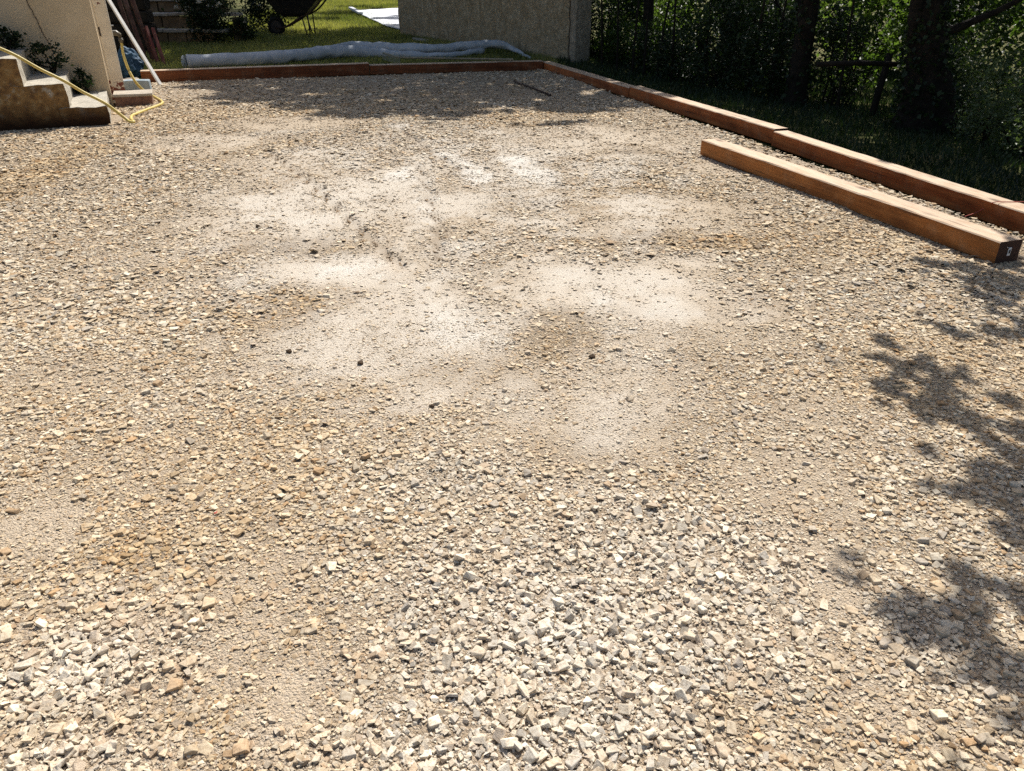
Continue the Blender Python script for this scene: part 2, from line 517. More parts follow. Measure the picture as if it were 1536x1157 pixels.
SAND = [(400, 290, 130, 70, .55), (560, 520, 190, 62, .85), (430, 320, 110, 42, .6), (540, 410, 110, 28, .8), (640, 300, 130, 60, .6),
        (830, 420, 110, 42, .8), (980, 430, 150, 45, .75), (960, 330, 170, 30, .7), (900, 210, 160, 25, .65), (1130, 250, 110, 22, .55),
        (930, 600, 80, 60, .6), (900, 660, 110, 35, .6), (1190, 720, 110, 50, .4), (1230, 640, 90, 50, .4), (300, 215, 120, 16, .6), (440, 185, 120, 10, .6),
        (60, 790, 80, 60, .5), (360, 950, 60, 90, .5), (420, 1070, 60, 80, .55), (420, 860, 70, 40, .5), (200, 940, 70, 30, .5),
        (1245, 860, 50, 60, .4), (1330, 1060, 60, 40, .4), (120, 560, 130, 30, .35), (700, 260, 240, 60, .35), (1080, 480, 120, 50, .5)]
DUST = [(720, 255, 150, 36, .45), (650, 382, 26, 12, .6), (690, 485, 100, 60, .6), (905, 445, 80, 42, .55), (540, 300, 210, 90, .42), (850, 400, 280, 50, .38), (560, 520, 170, 60, .45), (720, 420, 260, 90, .3), (760, 215, 300, 24, .3), (880, 425, 40, 14, .5),
        (520, 398, 90, 22, .6), (600, 190, 28, 7, .75), (480, 300, 60, 30, .4), (820, 395, 70, 24, .5), (560, 540, 130, 40, .3), (300, 212, 70, 9, .35), (430, 200, 60, 7, .35),
        (880, 205, 60, 10, .4), (710, 290, 150, 40, .2), (990, 470, 60, 30, .3), (400, 320, 60, 34, .35)]
DUSTP = [[(648, 230), (676, 228), (748, 272), (712, 278), (688, 256)], [(748, 231), (792, 234), (856, 278), (800, 276), (766, 260)], [(562, 264), (628, 246), (635, 270), (575, 276)],
         [(622, 262), (640, 268), (651, 345), (630, 345)], [(590, 455), (660, 445), (770, 500), (740, 535), (660, 520), (610, 480)], [(860, 425), (910, 418), (945, 455), (905, 475), (870, 450)],
         [(442, 405), (480, 385), (560, 390), (610, 412), (560, 425), (460, 418)]]
BROAD = [(320, 300), (420, 225), (700, 190), (1000, 235), (1090, 440), (960, 650), (700, 595), (420, 575), (380, 490)]
SANDP = [[(395, 505), (470, 465), (600, 448), (760, 478), (750, 540), (690, 588), (560, 592), (430, 565)], [(780, 400), (1000, 398), (1070, 440), (1050, 490), (960, 505), (870, 470), (770, 450)],
         [(330, 300), (480, 275), (570, 335), (540, 372), (400, 352), (340, 340)], [(440, 400), (600, 388), (700, 430), (640, 455), (540, 440)], [(880, 560), (970, 560), (1000, 640), (900, 680), (830, 650)], [(480, 270), (640, 240), (650, 300), (540, 320)]]
def poly_in(x, y, P):
    inside = np.zeros(np.shape(x), bool)
    for i in range(len(P)):
        (x1, y1), (x2, y2) = P[i], P[(i + 1) % len(P)]
        c = ((y1 > y) != (y2 > y)) & (x < (x2 - x1) * (y - y1) / (y2 - y1 + 1e-9) + x1)
        inside ^= c
    return inside
DARK = [(440, 372, 80, 16, .5), (835, 500, 70, 36, .6), (1000, 362, 140, 16, .45), (850, 690, 70, 40, .35), (420, 470, 90, 30, .4), (60, 260, 70, 60, .3), (960, 228, 40, 4, .7),
        (700, 560, 120, 30, .3), (640, 720, 160, 40, .2), (1090, 1090, 60, 50, .35), (200, 830, 60, 30, .3)]
LOOSE = [(830, 960, 330, 210, 1.0), (1000, 830, 230, 110, .8), (700, 720, 160, 60, .4), (120, 1010, 170, 100, .75), (760, 1120, 400, 90, 1.0), (100, 1140, 170, 70, .7), (1380, 960, 100, 120, .4)]
GROOVES = [[(402, 228), (425, 245), (470, 280), (520, 328), (580, 382), (605, 402)], [(596, 192), (620, 210), (655, 238), (700, 262)], [(625, 246), (640, 285), (652, 330), (655, 390)], [(520, 300), (560, 318), (610, 330)]]

def fields(x, y):
    sand = np.zeros_like(x); dust = np.zeros_like(x); dark = np.zeros_like(x); loose = np.zeros_like(x)
    for arr, L_ in ((sand, SAND), (dust, DUST), (dark, DARK), (loose, LOOSE)):
        for px, py, rx, ry, v in L_:
            np.maximum(arr, v * blob(x, y, px, py, rx, ry, 1.6 if L_ is SAND or L_ is DARK else (.75 if L_ is LOOSE else 1.1)), out=arr)
    loose = np.clip(loose * (.62 + .85 * vnoise(x, y, .5, 33, 4)), 0, 1)
    ns = vnoise(x, y, .7, 31, 4)
    sand = np.clip(sand + np.clip((ns - .62) * 2.0, 0, .2), 0, 1) * (1 - .9 * loose)
    pol = np.zeros_like(x)
    for ip_, pl_ in enumerate(DUSTP):
        jk = .85 if ip_ < 4 else 1.0
        Pw = [tuple(G(*p)[:2]) for p in pl_]
        acc = np.zeros_like(x)
        for k in range(7):
            jx = jk * ((vnoise(x, y, .16, 700 + k, 3) - .5) * .5 + .03 * math.cos(k * 2.4)); jy = jk * ((vnoise(x, y, .16, 720 + k, 3) - .5) * .7 + .10 * math.sin(k * 2.4))
            acc += poly_in(x + jx, y + jy, Pw)
        pol = np.maximum(pol, acc / 7 * (1.15 if ip_ < 4 else .9))
    nn = .6 * vnoise(x, y, .26, 51, 4) + .4 * vnoise(x, y, .055, 52, 3)
    dust = np.clip(dust * (.15 + 1.7 * np.clip((nn - .28) * 1.9, 0, 1)), 0, 1)
    dust = np.maximum(dust, np.clip(pol * (.85 + .6 * nn), 0, 1))
    sp = np.zeros_like(x)
    for pl_ in SANDP:
        Pw = [tuple(G(*p)[:2]) for p in pl_]
        for k in range(5):
            jx = (vnoise(x, y, .3, 800 + k, 4) - .5) * .9 + .05 * math.cos(k * 2.4); jy = (vnoise(x, y, .3, 820 + k, 4) - .5) * 1.1 + .12 * math.sin(k * 2.4)
            sp = sp + poly_in(x + jx, y + jy, Pw) * .2
    sp = np.clip(sp, 0, 1)
    bp_ = np.zeros_like(x)
    Pw = [tuple(G(*p)[:2]) for p in BROAD]
    for k in range(6):
        jx = (vnoise(x, y, .6, 840 + k, 4) - .5) * 1.7; jy = (vnoise(x, y, .6, 860 + k, 4) - .5) * 2.4
        bp_ = bp_ + poly_in(x + jx, y + jy, Pw) / 6
    dust = np.minimum(dust * .7, .62)
    dust = np.maximum(dust, np.clip(pol * (.1 + 2.0 * np.clip(nn - .18, 0, 1)), 0, .85))
    dust = np.maximum(dust, sp * .5 * (.3 + 1.2 * nn))
    dust = np.maximum(dust, bp_ * np.clip((nn - .40) * 2.2, 0, .42))
    sand = np.maximum(sand, sp * .95)
    sand = np.clip(sand * (.5 + 1.3 * np.clip((nn - .3) * 1.9, 0, 1)), 0, 1)
    return sand, dust, dark, loose

def height(x, y):
    h = 0.03 * (vnoise(x, y, 1.3, 3, 3) - .5) + 0.014 * (vnoise(x, y, .25, 8, 3) - .5)
    for gline, dep in zip(GROOVES, (.014, .011, .010, .008)):
        r, s = line_d(x, y, gline)
        h += -dep * np.exp(-(r / .028) ** 2) + .5 * dep * np.exp(-((r - .07) / .035) ** 2)
    a, b = yard(x, y)
    h += .02 * np.exp(-(a / .14) ** 2)      # heaped against the timbers
    return h

A_ = np.arange(-10.2, -0.02, .05); B_ = np.arange(-15.2, -0.02, .05)
ga, gb = np.meshgrid(A_, B_)
gx = C0[0] + ga * E1[0] + gb * E2[0]; gy = C0[1] + ga * E1[1] + gb * E2[1]
gz = height(gx, gy)
f_sand, f_dust, f_dark, f_loose = fields(gx, gy)
na, nb = len(A_), len(B_)
idx = np.arange(na * nb).reshape(nb, na)
quads = np.stack([idx[:-1, :-1], idx[:-1, 1:], idx[1:, 1:], idx[1:, :-1]], -1).reshape(-1, 4)
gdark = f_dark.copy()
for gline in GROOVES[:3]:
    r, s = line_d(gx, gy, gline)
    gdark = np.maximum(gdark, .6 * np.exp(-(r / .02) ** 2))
ground = mesh_np('gravel_yard', np.stack([gx, gy, gz], -1).reshape(-1, 3), quads, M_BED, None, True,
                 {'sand': ('FLOAT', 'POINT', f_sand), 'dust': ('FLOAT', 'POINT', f_dust), 'dark': ('FLOAT', 'POINT', gdark)})
tag(ground, 'pale crushed limestone gravel yard with sandy and white dusty patches', None, None, 'structure')

# lawn and bank: one sheet to the horizon, dropping under the gravel
def land_z(x, y):
    a, b = yard(x, y)
    back = lawn_z(x, np.minimum(y, 45)) + .02 * (vnoise(x, y, 1.5, 77, 3) - .5)
    bank = -.03 - .05 * np.clip(a - .2, 0, 6) + .03 * (vnoise(x, y, .8, 78, 3) - .5)
    t = np.clip((b + .3) / 1.2, 0, 1) * np.clip((4.0 - a) / 3.0, 0, 1)
    z = bank * (1 - t) + back * t
    inside = (a < .06) & (b < .06)
    return np.where(inside, -.35, z)
xs = np.unique(np.concatenate([np.arange(-14, 16, .2), np.linspace(-16, -400, 14), np.linspace(17, 400, 14)]))
ys = np.unique(np.concatenate([np.arange(-4, 34, .2), np.linspace(-6, -300, 9), np.linspace(36, 500, 16)]))
X, Y = np.meshgrid(xs, ys)
Z = land_z(X, Y)
nx, ny = len(xs), len(ys)
idx = np.arange(nx * ny).reshape(ny, nx)
quads = np.stack([idx[:-1, :-1], idx[:-1, 1:], idx[1:, 1:], idx[1:, :-1]], -1).reshape(-1, 4)
lawn = mesh_np('lawn', np.stack([X, Y, Z], -1).reshape(-1, 3), quads, M_LAWN, None, True)
tag(lawn, 'mown lawn and shaded grass bank round the gravel yard', None, None, 'structure')

# ------------------------------------------------------------------ stones
def hull_stone(seed, npts, flat=(.78, .55)):
    rs = np.random.default_rng(seed)
    bm = bmesh.new()
    cs = [np.array([a, b, c]) for a in (-1, 1) for b in (-1, 1) for c in (-1, 1)]
    rs.shuffle(cs)
    cs = cs[:min(8, npts)] if npts < 10 else cs
    for p in cs:
        p = p * .68 + rs.uniform(-.34, .34, 3)
        bm.verts.new((p[0], p[1] * flat[0], p[2] * flat[1]))
    for i in range(max(0, npts - 8)):
        p = rs.normal(size=3); p *= rs.uniform(.85, 1.05) / np.linalg.norm(p)
        bm.verts.new((p[0], p[1] * flat[0], p[2] * flat[1]))
    r = bmesh.ops.convex_hull(bm, input=bm.verts)
    junk = [e for e in r['geom_interior'] if isinstance(e, bmesh.types.BMVert)] + [e for e in r['geom_unused'] if isinstance(e, bmesh.types.BMVert)]
    bmesh.ops.delete(bm, geom=list(set(junk)), context='VERTS')
    bmesh.ops.triangulate(bm, faces=bm.faces)
    bmesh.ops.recalc_face_normals(bm, faces=bm.faces)
    V = np.array([v.co[:] for v in bm.verts]); bm.verts.index_update()
    Fs = []
    for f in bm.faces:
        Fs.append([v.index for v in f.verts])
    Nz = np.array([f.normal.z for f in bm.faces])
    bm.free()
    return V, np.array(Fs), Nz
NV = 26
VAR_HI = [hull_stone(100 + i, 8 + i % 5, (random.uniform(.5, .95), random.uniform(.26, .6))) for i in range(NV)]
VAR_MD = [hull_stone(200 + i, 8 + i % 2, (random.uniform(.55, .95), random.uniform(.28, .5))) for i in range(NV)]
VAR_LO = [hull_stone(300 + i, 6 + i % 3, (random.uniform(.55, .95), random.uniform(.28, .5))) for i in range(NV)]

PAL = np.array([[.68, .575, .425], [.80, .735, .61], [.57, .455, .315], [.55, .50, .43], [.49, .35, .215], [.72, .635, .50], [.645, .58, .48], [.40, .35, .295]])
PAL = PAL * np.array([1.06, 1.03, .985])
PALW = np.array([.24, .14, .18, .08, .10, .14, .09, .03])

def scatter(n, d0, d1, med, sig, smin, smax, seed):
    """random stones on the part of the yard between two distances that the photograph and a step aside can see"""
    rs = np.random.default_rng(seed)
    d = np.sqrt(rs.uniform(d0 ** 2, d1 ** 2, n))
    x = rs.uniform(-1, 1, n) * (.74 * d + .35); y = d
    a, b = yard(x, y)
    ok = (a < -.02) & (b < -.03) & ~((x < -4.05) & (y > 8.2) & (y < 9.0) & (x < -4.2))
    x, y = x[ok], y[ok]
    sand, dust, dark, loose = fields(x, y)
    s = med * np.exp(sig * rs.normal(size=len(x))) * (1 + .38 * loose) * (.72 + .6 * vnoise(x, y, .55, 66, 3))
    s = s * (1 - .5 * np.maximum(sand, dust))
    s = np.clip(s, smin * .5, smax)
    cover = np.clip(np.maximum(sand * .78, dust * .74), 0, .8)
    small = np.clip(1 - (s - .005) / .009, 0, 1) * (d1 < 4.5)
    keep = rs.uniform(size=len(x)) > cover * (1 - .6 * small)
    for gline in GROOVES[:3]:
        r, sg = line_d(x, y, gline)
        keep &= (r > .022) | (s < .012)
    x, y, s, sand, dust, dark, loose = [q[keep] for q in (x, y, s, sand, dust, dark, loose)]
    m = len(x)
    ci = rs.choice(len(PAL), m, p=PALW / PALW.sum())
    col = PAL[ci] * rs.uniform(.66, 1.06, (m, 1))
    col = col * (1 - .25 * dark[:, None]) * np.where(dark[:, None] > .2, np.array([1.0, .93, .82]), 1.0)
    warm = vnoise(x, y, .9, 91, 3)[:, None]
    col = col * (1 - .14 * np.clip((warm - .45) * 4, 0, 1) * np.array([0.1, .45, 1.0]))
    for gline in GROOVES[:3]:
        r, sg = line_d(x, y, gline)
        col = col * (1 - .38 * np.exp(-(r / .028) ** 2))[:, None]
    t = (np.clip(dust * 1.15, 0, .94) * (rs.uniform(size=m) > .10))[:, None]
    col = col * (1 - t) + np.array([.86, .83, .76]) * t * rs.uniform(.82, 1.06, (m, 1))
    t = (np.clip(sand * .55, 0, .6))[:, None]
    col = col * (1 - t) + np.array([.63, .53, .405]) * t
    t = (.75 * loose)[:, None]
    col = col * (1 - t) + np.array([.88, .825, .725]) * t * rs.uniform(.8, 1.08, (m, 1))
    tilt = np.where(loose > .3, .32, .14)
    rot = np.stack([rs.normal(size=m) * tilt, rs.normal(size=m) * tilt, rs.uniform(0, 2 * math.pi, m)], -1)
    z = height(x, y) + s * rs.uniform(-.03, .15, m) + loose * s * rs.uniform(0, .2, m)
    return np.stack([x, y, z], -1), s * .5, rot, col, rs.integers(0, NV, m)

def euler_mats(r):
    cx, sx = np.cos(r[:, 0]), np.sin(r[:, 0]); cy, sy = np.cos(r[:, 1]), np.sin(r[:, 1]); cz, sz = np.cos(r[:, 2]), np.sin(r[:, 2])
    M = np.empty((len(r), 3, 3))
    M[:, 0, 0] = cz * cy; M[:, 0, 1] = cz * sy * sx - sz * cx; M[:, 0, 2] = cz * sy * cx + sz * sx
    M[:, 1, 0] = sz * cy; M[:, 1, 1] = sz * sy * sx + cz * cx; M[:, 1, 2] = sz * sy * cx - cz * sx
    M[:, 2, 0] = -sy; M[:, 2, 1] = cy * sx; M[:, 2, 2] = cy * cx
    return M

def build_batch(P, s, rot, col, vi, VAR, drop):
    Vs, Fs, Cs = [], [], []; off = 0
    Ms = euler_mats(rot)
    for k, (V, Fc, Nz) in enumerate(VAR):
        sel = np.where(vi == k)[0]
        if not len(sel): continue
        fk = Fc[Nz > drop]
        W = np.einsum('nij,vj->nvi', Ms[sel], V) * s[sel][:, None, None] + P[sel][:, None, :]
        n, nv = len(sel), len(V)
        Vs.append(W.reshape(-1, 3))
        Fs.append((fk[None] + (np.arange(n) * nv)[:, None, None]).reshape(-1, 3) + off)
        Cs.append(np.repeat(col[sel], len(fk), axis=0))
        off += n * nv
    return np.concatenate(Vs), np.concatenate(Fs), np.concatenate(Cs), off

layers = [
    (scatter(62000, .8, 3.3, .0078, .42, .004, .018, 1), VAR_LO, -.1),
    (scatter(92000, .8, 3.3, .0118, .48, .007, .042, 2), VAR_HI, -.2),
    (scatter(56000, 3.2, 6.2, .012, .4, .007, .03, 3), VAR_LO, -.1),
    (scatter(76000, 3.2, 6.2, .0205, .40, .011, .055, 4), VAR_LO, -.1),
    (scatter(122000, 6.1, 10.2, .0245, .38, .012, .06, 5), VAR_LO, -.1),
    (scatter(46000, 10.0, 14.6, .030, .34, .018, .07, 6), VAR_LO, -.1),
]
# brown crumbs turned up along the tracks
def crumbs(seed):
    rs = np.random.default_rng(seed); PP = []
    for gline, n in ((GROOVES[0], 520), (GROOVES[1], 150), (GROOVES[2], 130)):
        W = np.array([G(*p)[:2] for p in gline]); sl_ = np.r_[0, np.cumsum(np.hypot(*np.diff(W, axis=0).T))]
        t = rs.uniform(0, sl_[-1], n); q = np.stack([np.interp(t, sl_, W[:, 0]), np.interp(t, sl_, W[:, 1])], -1)
        ok = vnoise(t, t * 0, .35, seed, 3) > .22
        PP.append((q + rs.normal(size=(n, 2)) * np.array([.012, .012]))[ok])
    q = np.concatenate(PP); m = len(q)
    s_ = .0068 * np.exp(.35 * rs.normal(size=m))
    c_ = np.array([.31, .22, .135]) * rs.uniform(.5, 1.4, (m, 1))
    return np.stack([q[:, 0], q[:, 1], height(q[:, 0], q[:, 1]) + s_ * .3], -1), s_, rs.uniform(-.5, .5, (m, 3)) + np.array([0, 0, 1]) * rs.uniform(0, 6, (m, 1)), c_, rs.integers(0, NV, m)
layers.append((crumbs(9), VAR_LO, -.1))
# the 300 stones that show largest stay single objects
P, s, rot, col, vi = layers[1][0]
px, py, zc = proj(P)
big = s * 2 * FPX / zc
big[(px < 6) | (px > 1530) | (py < 0) | (py > 1150)] = 0
top = np.argsort(-big)[:300]
hi_meshes = []
for k, (V, Fc, Nz) in enumerate(VAR_HI):
    me = bpy.data.meshes.new('stone')
    me.from_pydata([tuple(v) for v in V], [], [tuple(map(int, f)) for f in Fc])
    bm = bmesh.new(); bm.from_mesh(me)
    bmesh.ops.dissolve_limit(bm, angle_limit=R(14), verts=bm.verts, edges=bm.edges)
    bmesh.ops.bevel(bm, geom=bm.edges[:], offset=.055, segments=1, affect='EDGES')
    bm.to_mesh(me); bm.free()
    me.polygons.foreach_set('use_smooth', np.zeros(len(me.polygons), dtype=bool))
    me.materials.append(M_STONE)
    hi_meshes.append(me)
for i in top:
    o = bpy.data.objects.new('stone', hi_meshes[vi[i]])
    o.parent = ground
    o.location = P[i]; o.rotation_euler = rot[i]; o.scale = (s[i],) * 3
    o.color = (*col[i], 1)
    COL.objects.link(o)
mask = np.ones(len(P), bool); mask[top] = False
layers[1] = ((P[mask], s[mask], rot[mask], col[mask], vi[mask]), VAR_HI, -.45)
AV, AF, AC, off = [], [], [], 0
for (P, s, rot, col, vi), VAR, drop in layers:
    V, Fc, C, n = build_batch(P, s, rot, col, vi, VAR, drop)
    AV.append(V); AF.append(Fc + off); AC.append(C); off += n
AC = np.concatenate(AC)
gravel = mesh_np('gravel', np.concatenate(AV), np.concatenate(AF), M_STONES, ground, False,
                 {'col': ('FLOAT_COLOR', 'FACE', np.concatenate([AC, np.ones((len(AC), 1))], 1))})
gravel['kind'] = 'stuff'
print('gravel tris', len(AC))

# ------------------------------------------------------------------ timbers
def timber(label, p0, p1, h=.13, w=.155, side=M_TIM, sink=.02, name='timber_beam', seed=0):
    """p0 -> p1 is the lower edge towards the yard; the timber lies to the right of that direction"""
    p0 = np.array(p0[:2]); p1 = np.array(p1[:2])
    ln = float(np.hypot(*(p1 - p0))); ang = math.atan2(*(p1 - p0)[::-1])
    bm = bmesh.new()
    c = .007
    prof = [(c, 0), (w - c, 0), (w, c), (w, h - c), (w - c, h), (c, h), (0, h - c), (0, c)]
    n = 30
    rs = np.random.default_rng(seed + 50)
    rings = []
    for i in range(n + 1):
        x = ln * i / n
        bow = .004 * math.sin(i / n * math.pi * 1.3 + seed)
        ring = []
        for (yy, zz) in prof:
            ring.append(bm.verts.new((x, -(yy + bow + rs.normal() * .0009), zz - sink + rs.normal() * .0009)))
        rings.append(ring)
    for a, b in zip(rings, rings[1:]):
        for k in range(8):
            f = bm.faces.new((a[k], a[(k + 1) % 8], b[(k + 1) % 8], b[k]))
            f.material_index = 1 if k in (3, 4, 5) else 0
    for ring in (rings[0], rings[-1]):
        f = bm.faces.new(ring); f.material_index = 2
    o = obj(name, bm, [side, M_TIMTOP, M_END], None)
    o.location = (p0[0], p0[1], 0); o.rotation_euler = (0, 0, ang)
    return tag(o, label, 'timber', 'timbers edging the gravel yard')

ra, rb = G(943, 145), G(1157, 215)
rc = rb + (G(1536, 347) - rb) / np.linalg.norm(G(1536, 347) - rb) * 3.1
mid = G(555, 111); bl, br = G(213, 124), G(815, 104)
def gap(a, b, g=.006):
    d = (b - a) / np.linalg.norm(b - a)
    return a + d * g, b - d * g
# right row, walking from the near end towards the corner the timber lies to the right
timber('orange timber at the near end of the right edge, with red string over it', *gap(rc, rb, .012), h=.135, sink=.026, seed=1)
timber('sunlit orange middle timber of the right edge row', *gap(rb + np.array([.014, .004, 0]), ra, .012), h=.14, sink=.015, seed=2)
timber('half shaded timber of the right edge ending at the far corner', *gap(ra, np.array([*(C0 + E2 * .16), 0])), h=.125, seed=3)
timber('shaded red timber along the back edge, ending at the far right corner', *gap(br, mid), h=.14, sink=.015, side=M_TIM3, seed=4)
timber('shaded red timber along the back edge beside the leaning white pole', *gap(mid, bl), h=.168, sink=.015, side=M_TIM3, seed=5)
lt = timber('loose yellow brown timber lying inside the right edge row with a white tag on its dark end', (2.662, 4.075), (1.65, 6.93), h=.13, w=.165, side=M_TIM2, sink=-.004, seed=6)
lt['group'] = 'timbers edging the gravel yard'
bm = bmesh.new()
add_box(bm, (-.002, -.083, .072), (.003, .022, .047), None, .001)
tagp = obj('end_tag', bm, M_TAG, lt); tagp['label'] = 'small white tag on the dark timber end'
bm = bmesh.new()
pts = [(-.0045, -.083 + .0042 * math.cos(a), .072 + .011 * math.sin(a)) for a in np.linspace(0, 2 * math.pi, 17)]
add_tube(bm, pts, .0012, 5, False)
add_box(bm, (-.0045, -.083, .072), (.001, .002, .012))
obj('tag_mark', bm, M_INK, tagp)
bm = bmesh.new()
add_tube(bm, [(-.004, -.052, .102), (-.004, -.06, .097), (-.004, -.067, .098)], .0012, 5)
obj('staple', bm, M_TAG, lt)
# red string over the near timber of the right row
z_t = .112
S = [G(1447, 325, .012), G(1462, 320, .012), G(1474, 314, .045), G(1485, 307, .085), G(1491, 303.5, .118), G(1504, 303, .115), G(1524, 303, .114), G(1545, 303, .1135)]
bm = bmesh.new(); add_tube(bm, catmull(S, 6), .0028, 6)
tag(obj('red_string', bm, M_STRING), 'thin red string hanging over the near orange timber', 'string')

# ------------------------------------------------------------------ left: stairs, house wall, post
SA = R(25.0)
S1 = np.array([math.cos(SA), math.sin(SA)]); S2 = np.array([-math.sin(SA), math.cos(SA)])
A0 = np.array([-4.2, 8.44])
def st(u, v, z):
    """stair frame: u ascends along the flight, v goes back to the house wall"""
    p = A0 - S1 * u + S2 * v
    return Vector((p[0], p[1], z))
stair = thing('concrete_staircase', 'worn concrete garden steps with brown stained flank beside the tan wall', 'steps', (A0[0], A0[1], 0), SA)
# local x = along S1 (so the flight goes to -x), local y = S2
lev = [.185, .42, .668, .905, 1.15]
edge = [0.0, .345, .70, 1.06, 1.42]
for i, (hz, u) in enumerate(zip(lev, edge)):
    u1 = edge[i + 1] + .0 if i + 1 < len(edge) else 2.6
    bm = bmesh.new()
    x0, x1 = -u1 - .10, -u
    add_box(bm, ((x0 + x1) / 2, .625 + .008 * i, hz / 2 - .06), (x1 - x0 - .0, 1.25, hz + .12), None, .005)
    rough(bm, 7, .015, i * 3 + 1, .09)
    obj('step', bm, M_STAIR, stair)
# dark foot of the flank: colour only
# house wall behind the steps
hw = thing('house_wall', 'tan rendered house wall with a thin diagonal crack above the steps', 'wall', (*(A0 + S2 * 1.27), 0), SA)
bm = bmesh.new()
add_box(bm, (-1.81, .11, 1.4), (3.70, .2, 3.2)); rough(bm, 10, .006, 4, .5)
obj('wall', bm, M_RENDER, hw)
bm = bmesh.new()
add_box(bm, (-1.85, .0, .05), (3.5, .06, .5), None, .015); rough(bm, 4, .01, 8, .2)
obj('plinth', bm, M_CONC, hw)
def in_wall(px, py):
    n = np.array([*S2, 0]); o = np.array([*(A0 + S2 * 1.275), 0])
    d = ray(px, py); e = np.array([0, 0, EYE])
    q = e + d * ((o - e) @ n) / (d @ n) - np.array([*(A0 + S2 * 1.27), 0])
    return (q[0] * S1[0] + q[1] * S1[1], -.002, q[2])
bm = bmesh.new()
crk = [(38, -12), (42, 5), (50, 20), (58, 36), (63, 47), (70, 58), (76, 70), (83, 82)]
pts = catmull([in_wall(*p) for p in crk], 4)
pts[:, 0] += rng.normal(size=len(pts)) * .004
add_tube(bm, pts, [.0025 + .0025 * abs(math.sin(i * 1.7)) for i in range(len(pts))], 5)
obj('crack', bm, M_CRACK, hw)

# steel post
post = thing('steel_post', 'white painted steel post with rusty foot at the end of the steps', 'post', (-4.86, 10.14, 0), R(29))
bm = bmesh.new()
add_box(bm, (0, 0, 1.35), (.145, .13, 2.9), None, .012)
obj('post', bm, M_POST, post)
bm = bmesh.new()
add_box(bm, (-.086, -.04, 1.35), (.028, .045, 2.9), None, .006)
obj('flange', bm, M_POST, post)
bm = bmesh.new(); add_box(bm, (-.064, -.066, .78), (.016, .006, .1))
obj('slot', bm, M_CRACK, post)

# tap and hose
TP = G(178, 50, .78); tz = .76
tapv = np.array([-4.80, 10.28])
tap = thing('garden_tap', 'brass garden tap behind the white post feeding the yellow hose', 'tap', (tapv[0], tapv[1], .74), R(20))
bm = bmesh.new()
add_tube(bm, [(-.16, .03, .0), (-.08, .015, .012), (0, 0, .01), (.03, 0, -.01), (.035, 0, -.05)], [.026, .03, .034, .028, .02], 10)
obj('tap_body', bm, M_BRASS, tap, True)
bm = bmesh.new()
add_tube(bm, [(-.05, .01, .03), (-.05, .01, .085)], .010, 8); add_tube(bm, [(-.09, .01, .088), (-.01, .01, .088)], .010, 8)
obj('tap_handle', bm, M_BRASS, tap, True)
bm = bmesh.new()
add_tube(bm, [(.035, 0, -.045), (.037, 0, -.10)], [.025, .022], 10); add_tube(bm, [(.036, 0, -.062), (.0365, 0, -.075)], .028, 10)
obj('hose_coupling', bm, M_BRASS, tap, True)
tw = Vector((tapv[0], tapv[1], .74)) + Matrix.Rotation(R(20), 3, 'Z') @ Vector((.037, 0, -.09))
def back_at(px, py, y):
    d = ray(px, py); return np.array([0, 0, EYE]) + d * (y / d[1])
hp = [tuple(tw), back_at(185, 82, 10.27), back_at(193, 105, 10.26), back_at(204, 124, 10.22), G(217, 137, .09), G(231, 145, .03), G(241, 151, .02), G(243.5, 155, .018), G(236, 159, .018),
      G(222, 164, .018), G(207, 170, .018), G(198, 174, .018), G(197, 179, .018), G(200.5, 183, .02), G(196, 183.2, .022), G(188, 178, .05)]
hp += [tuple(st(.012, .03, .205)), tuple(st(.19, .035, .325)), tuple(st(.335, .03, .44)), tuple(st(.52, .03, .56)), tuple(st(.70, .03, .695)), tuple(st(.88, .04, .80)), tuple(st(1.06, .05, .925)), tuple(st(1.25, .06, 1.05))]
bm = bmesh.new()
add_tube(bm, catmull(hp, 8), .0155, 10)
tag(obj('garden_hose', bm, M_HOSE, None, True), 'yellow garden hose running from the tap over the step edges', 'hose')

# leaning white pole, it stands on the gravel and leans on the house off to the upper left
pb = G(241, 128); pt = back_at(163, 0, 11.9)
pt2 = pb + (pt - pb) * 2.1
bm = bmesh.new()
dv = Vector(pt2 - pb); q = dv.to_track_quat('X', 'Z').to_matrix()
add_box(bm, Vector((pb + pt2) / 2), (dv.length, .05, .026), q, .004)
tag(obj('white_pole', bm, M_POLE), 'thin white batten leaning in front of the left end of the back timbers', 'pole')

# slabs at the foot of the post
sl1 = thing('stone_slab', 'reddish flat stone slab with gravel on it at the foot of the post', 'slab', (*G(203, 160)[:2], 0), R(22))
bm = bmesh.new(); add_box(bm, (0, .17, .06), (.40, .34, .11), None, .006); rough(bm, 2, .006, 3)
obj('slab_body', bm, M_SLABSIDE, sl1)
bm = bmesh.new(); add_box(bm, (0, .17, .127), (.43, .36, .03), None, .006); rough(bm, 3, .006, 5, .08)
obj('top_slab', bm, M_SLAB, sl1)
bm = bmesh.new()
add_box(bm, (0, 0, .07), (.32, .15, .14), None, .012); rough(bm, 2, .008, 9)
o = obj('concrete_block', bm, M_GREYBLUE); o.location = (*G(208, 137)[:2], 0); o.rotation_euler = (0, 0, R(14))
tag(o, 'bluish grey concrete block behind the reddish stone slab', 'block')
bm = bmesh.new()
add_box(bm, (0, 0, .05), (.36, .26, .1), None, .012); rough(bm, 2, .012, 19)
o = obj('rubble_block', bm, M_SLAB); o.location = (*G(190, 131)[:2], 0); o.rotation_euler = (0, 0, R(30))
tag(o, 'pale broken stone block between the post and the blue bag', 'block')

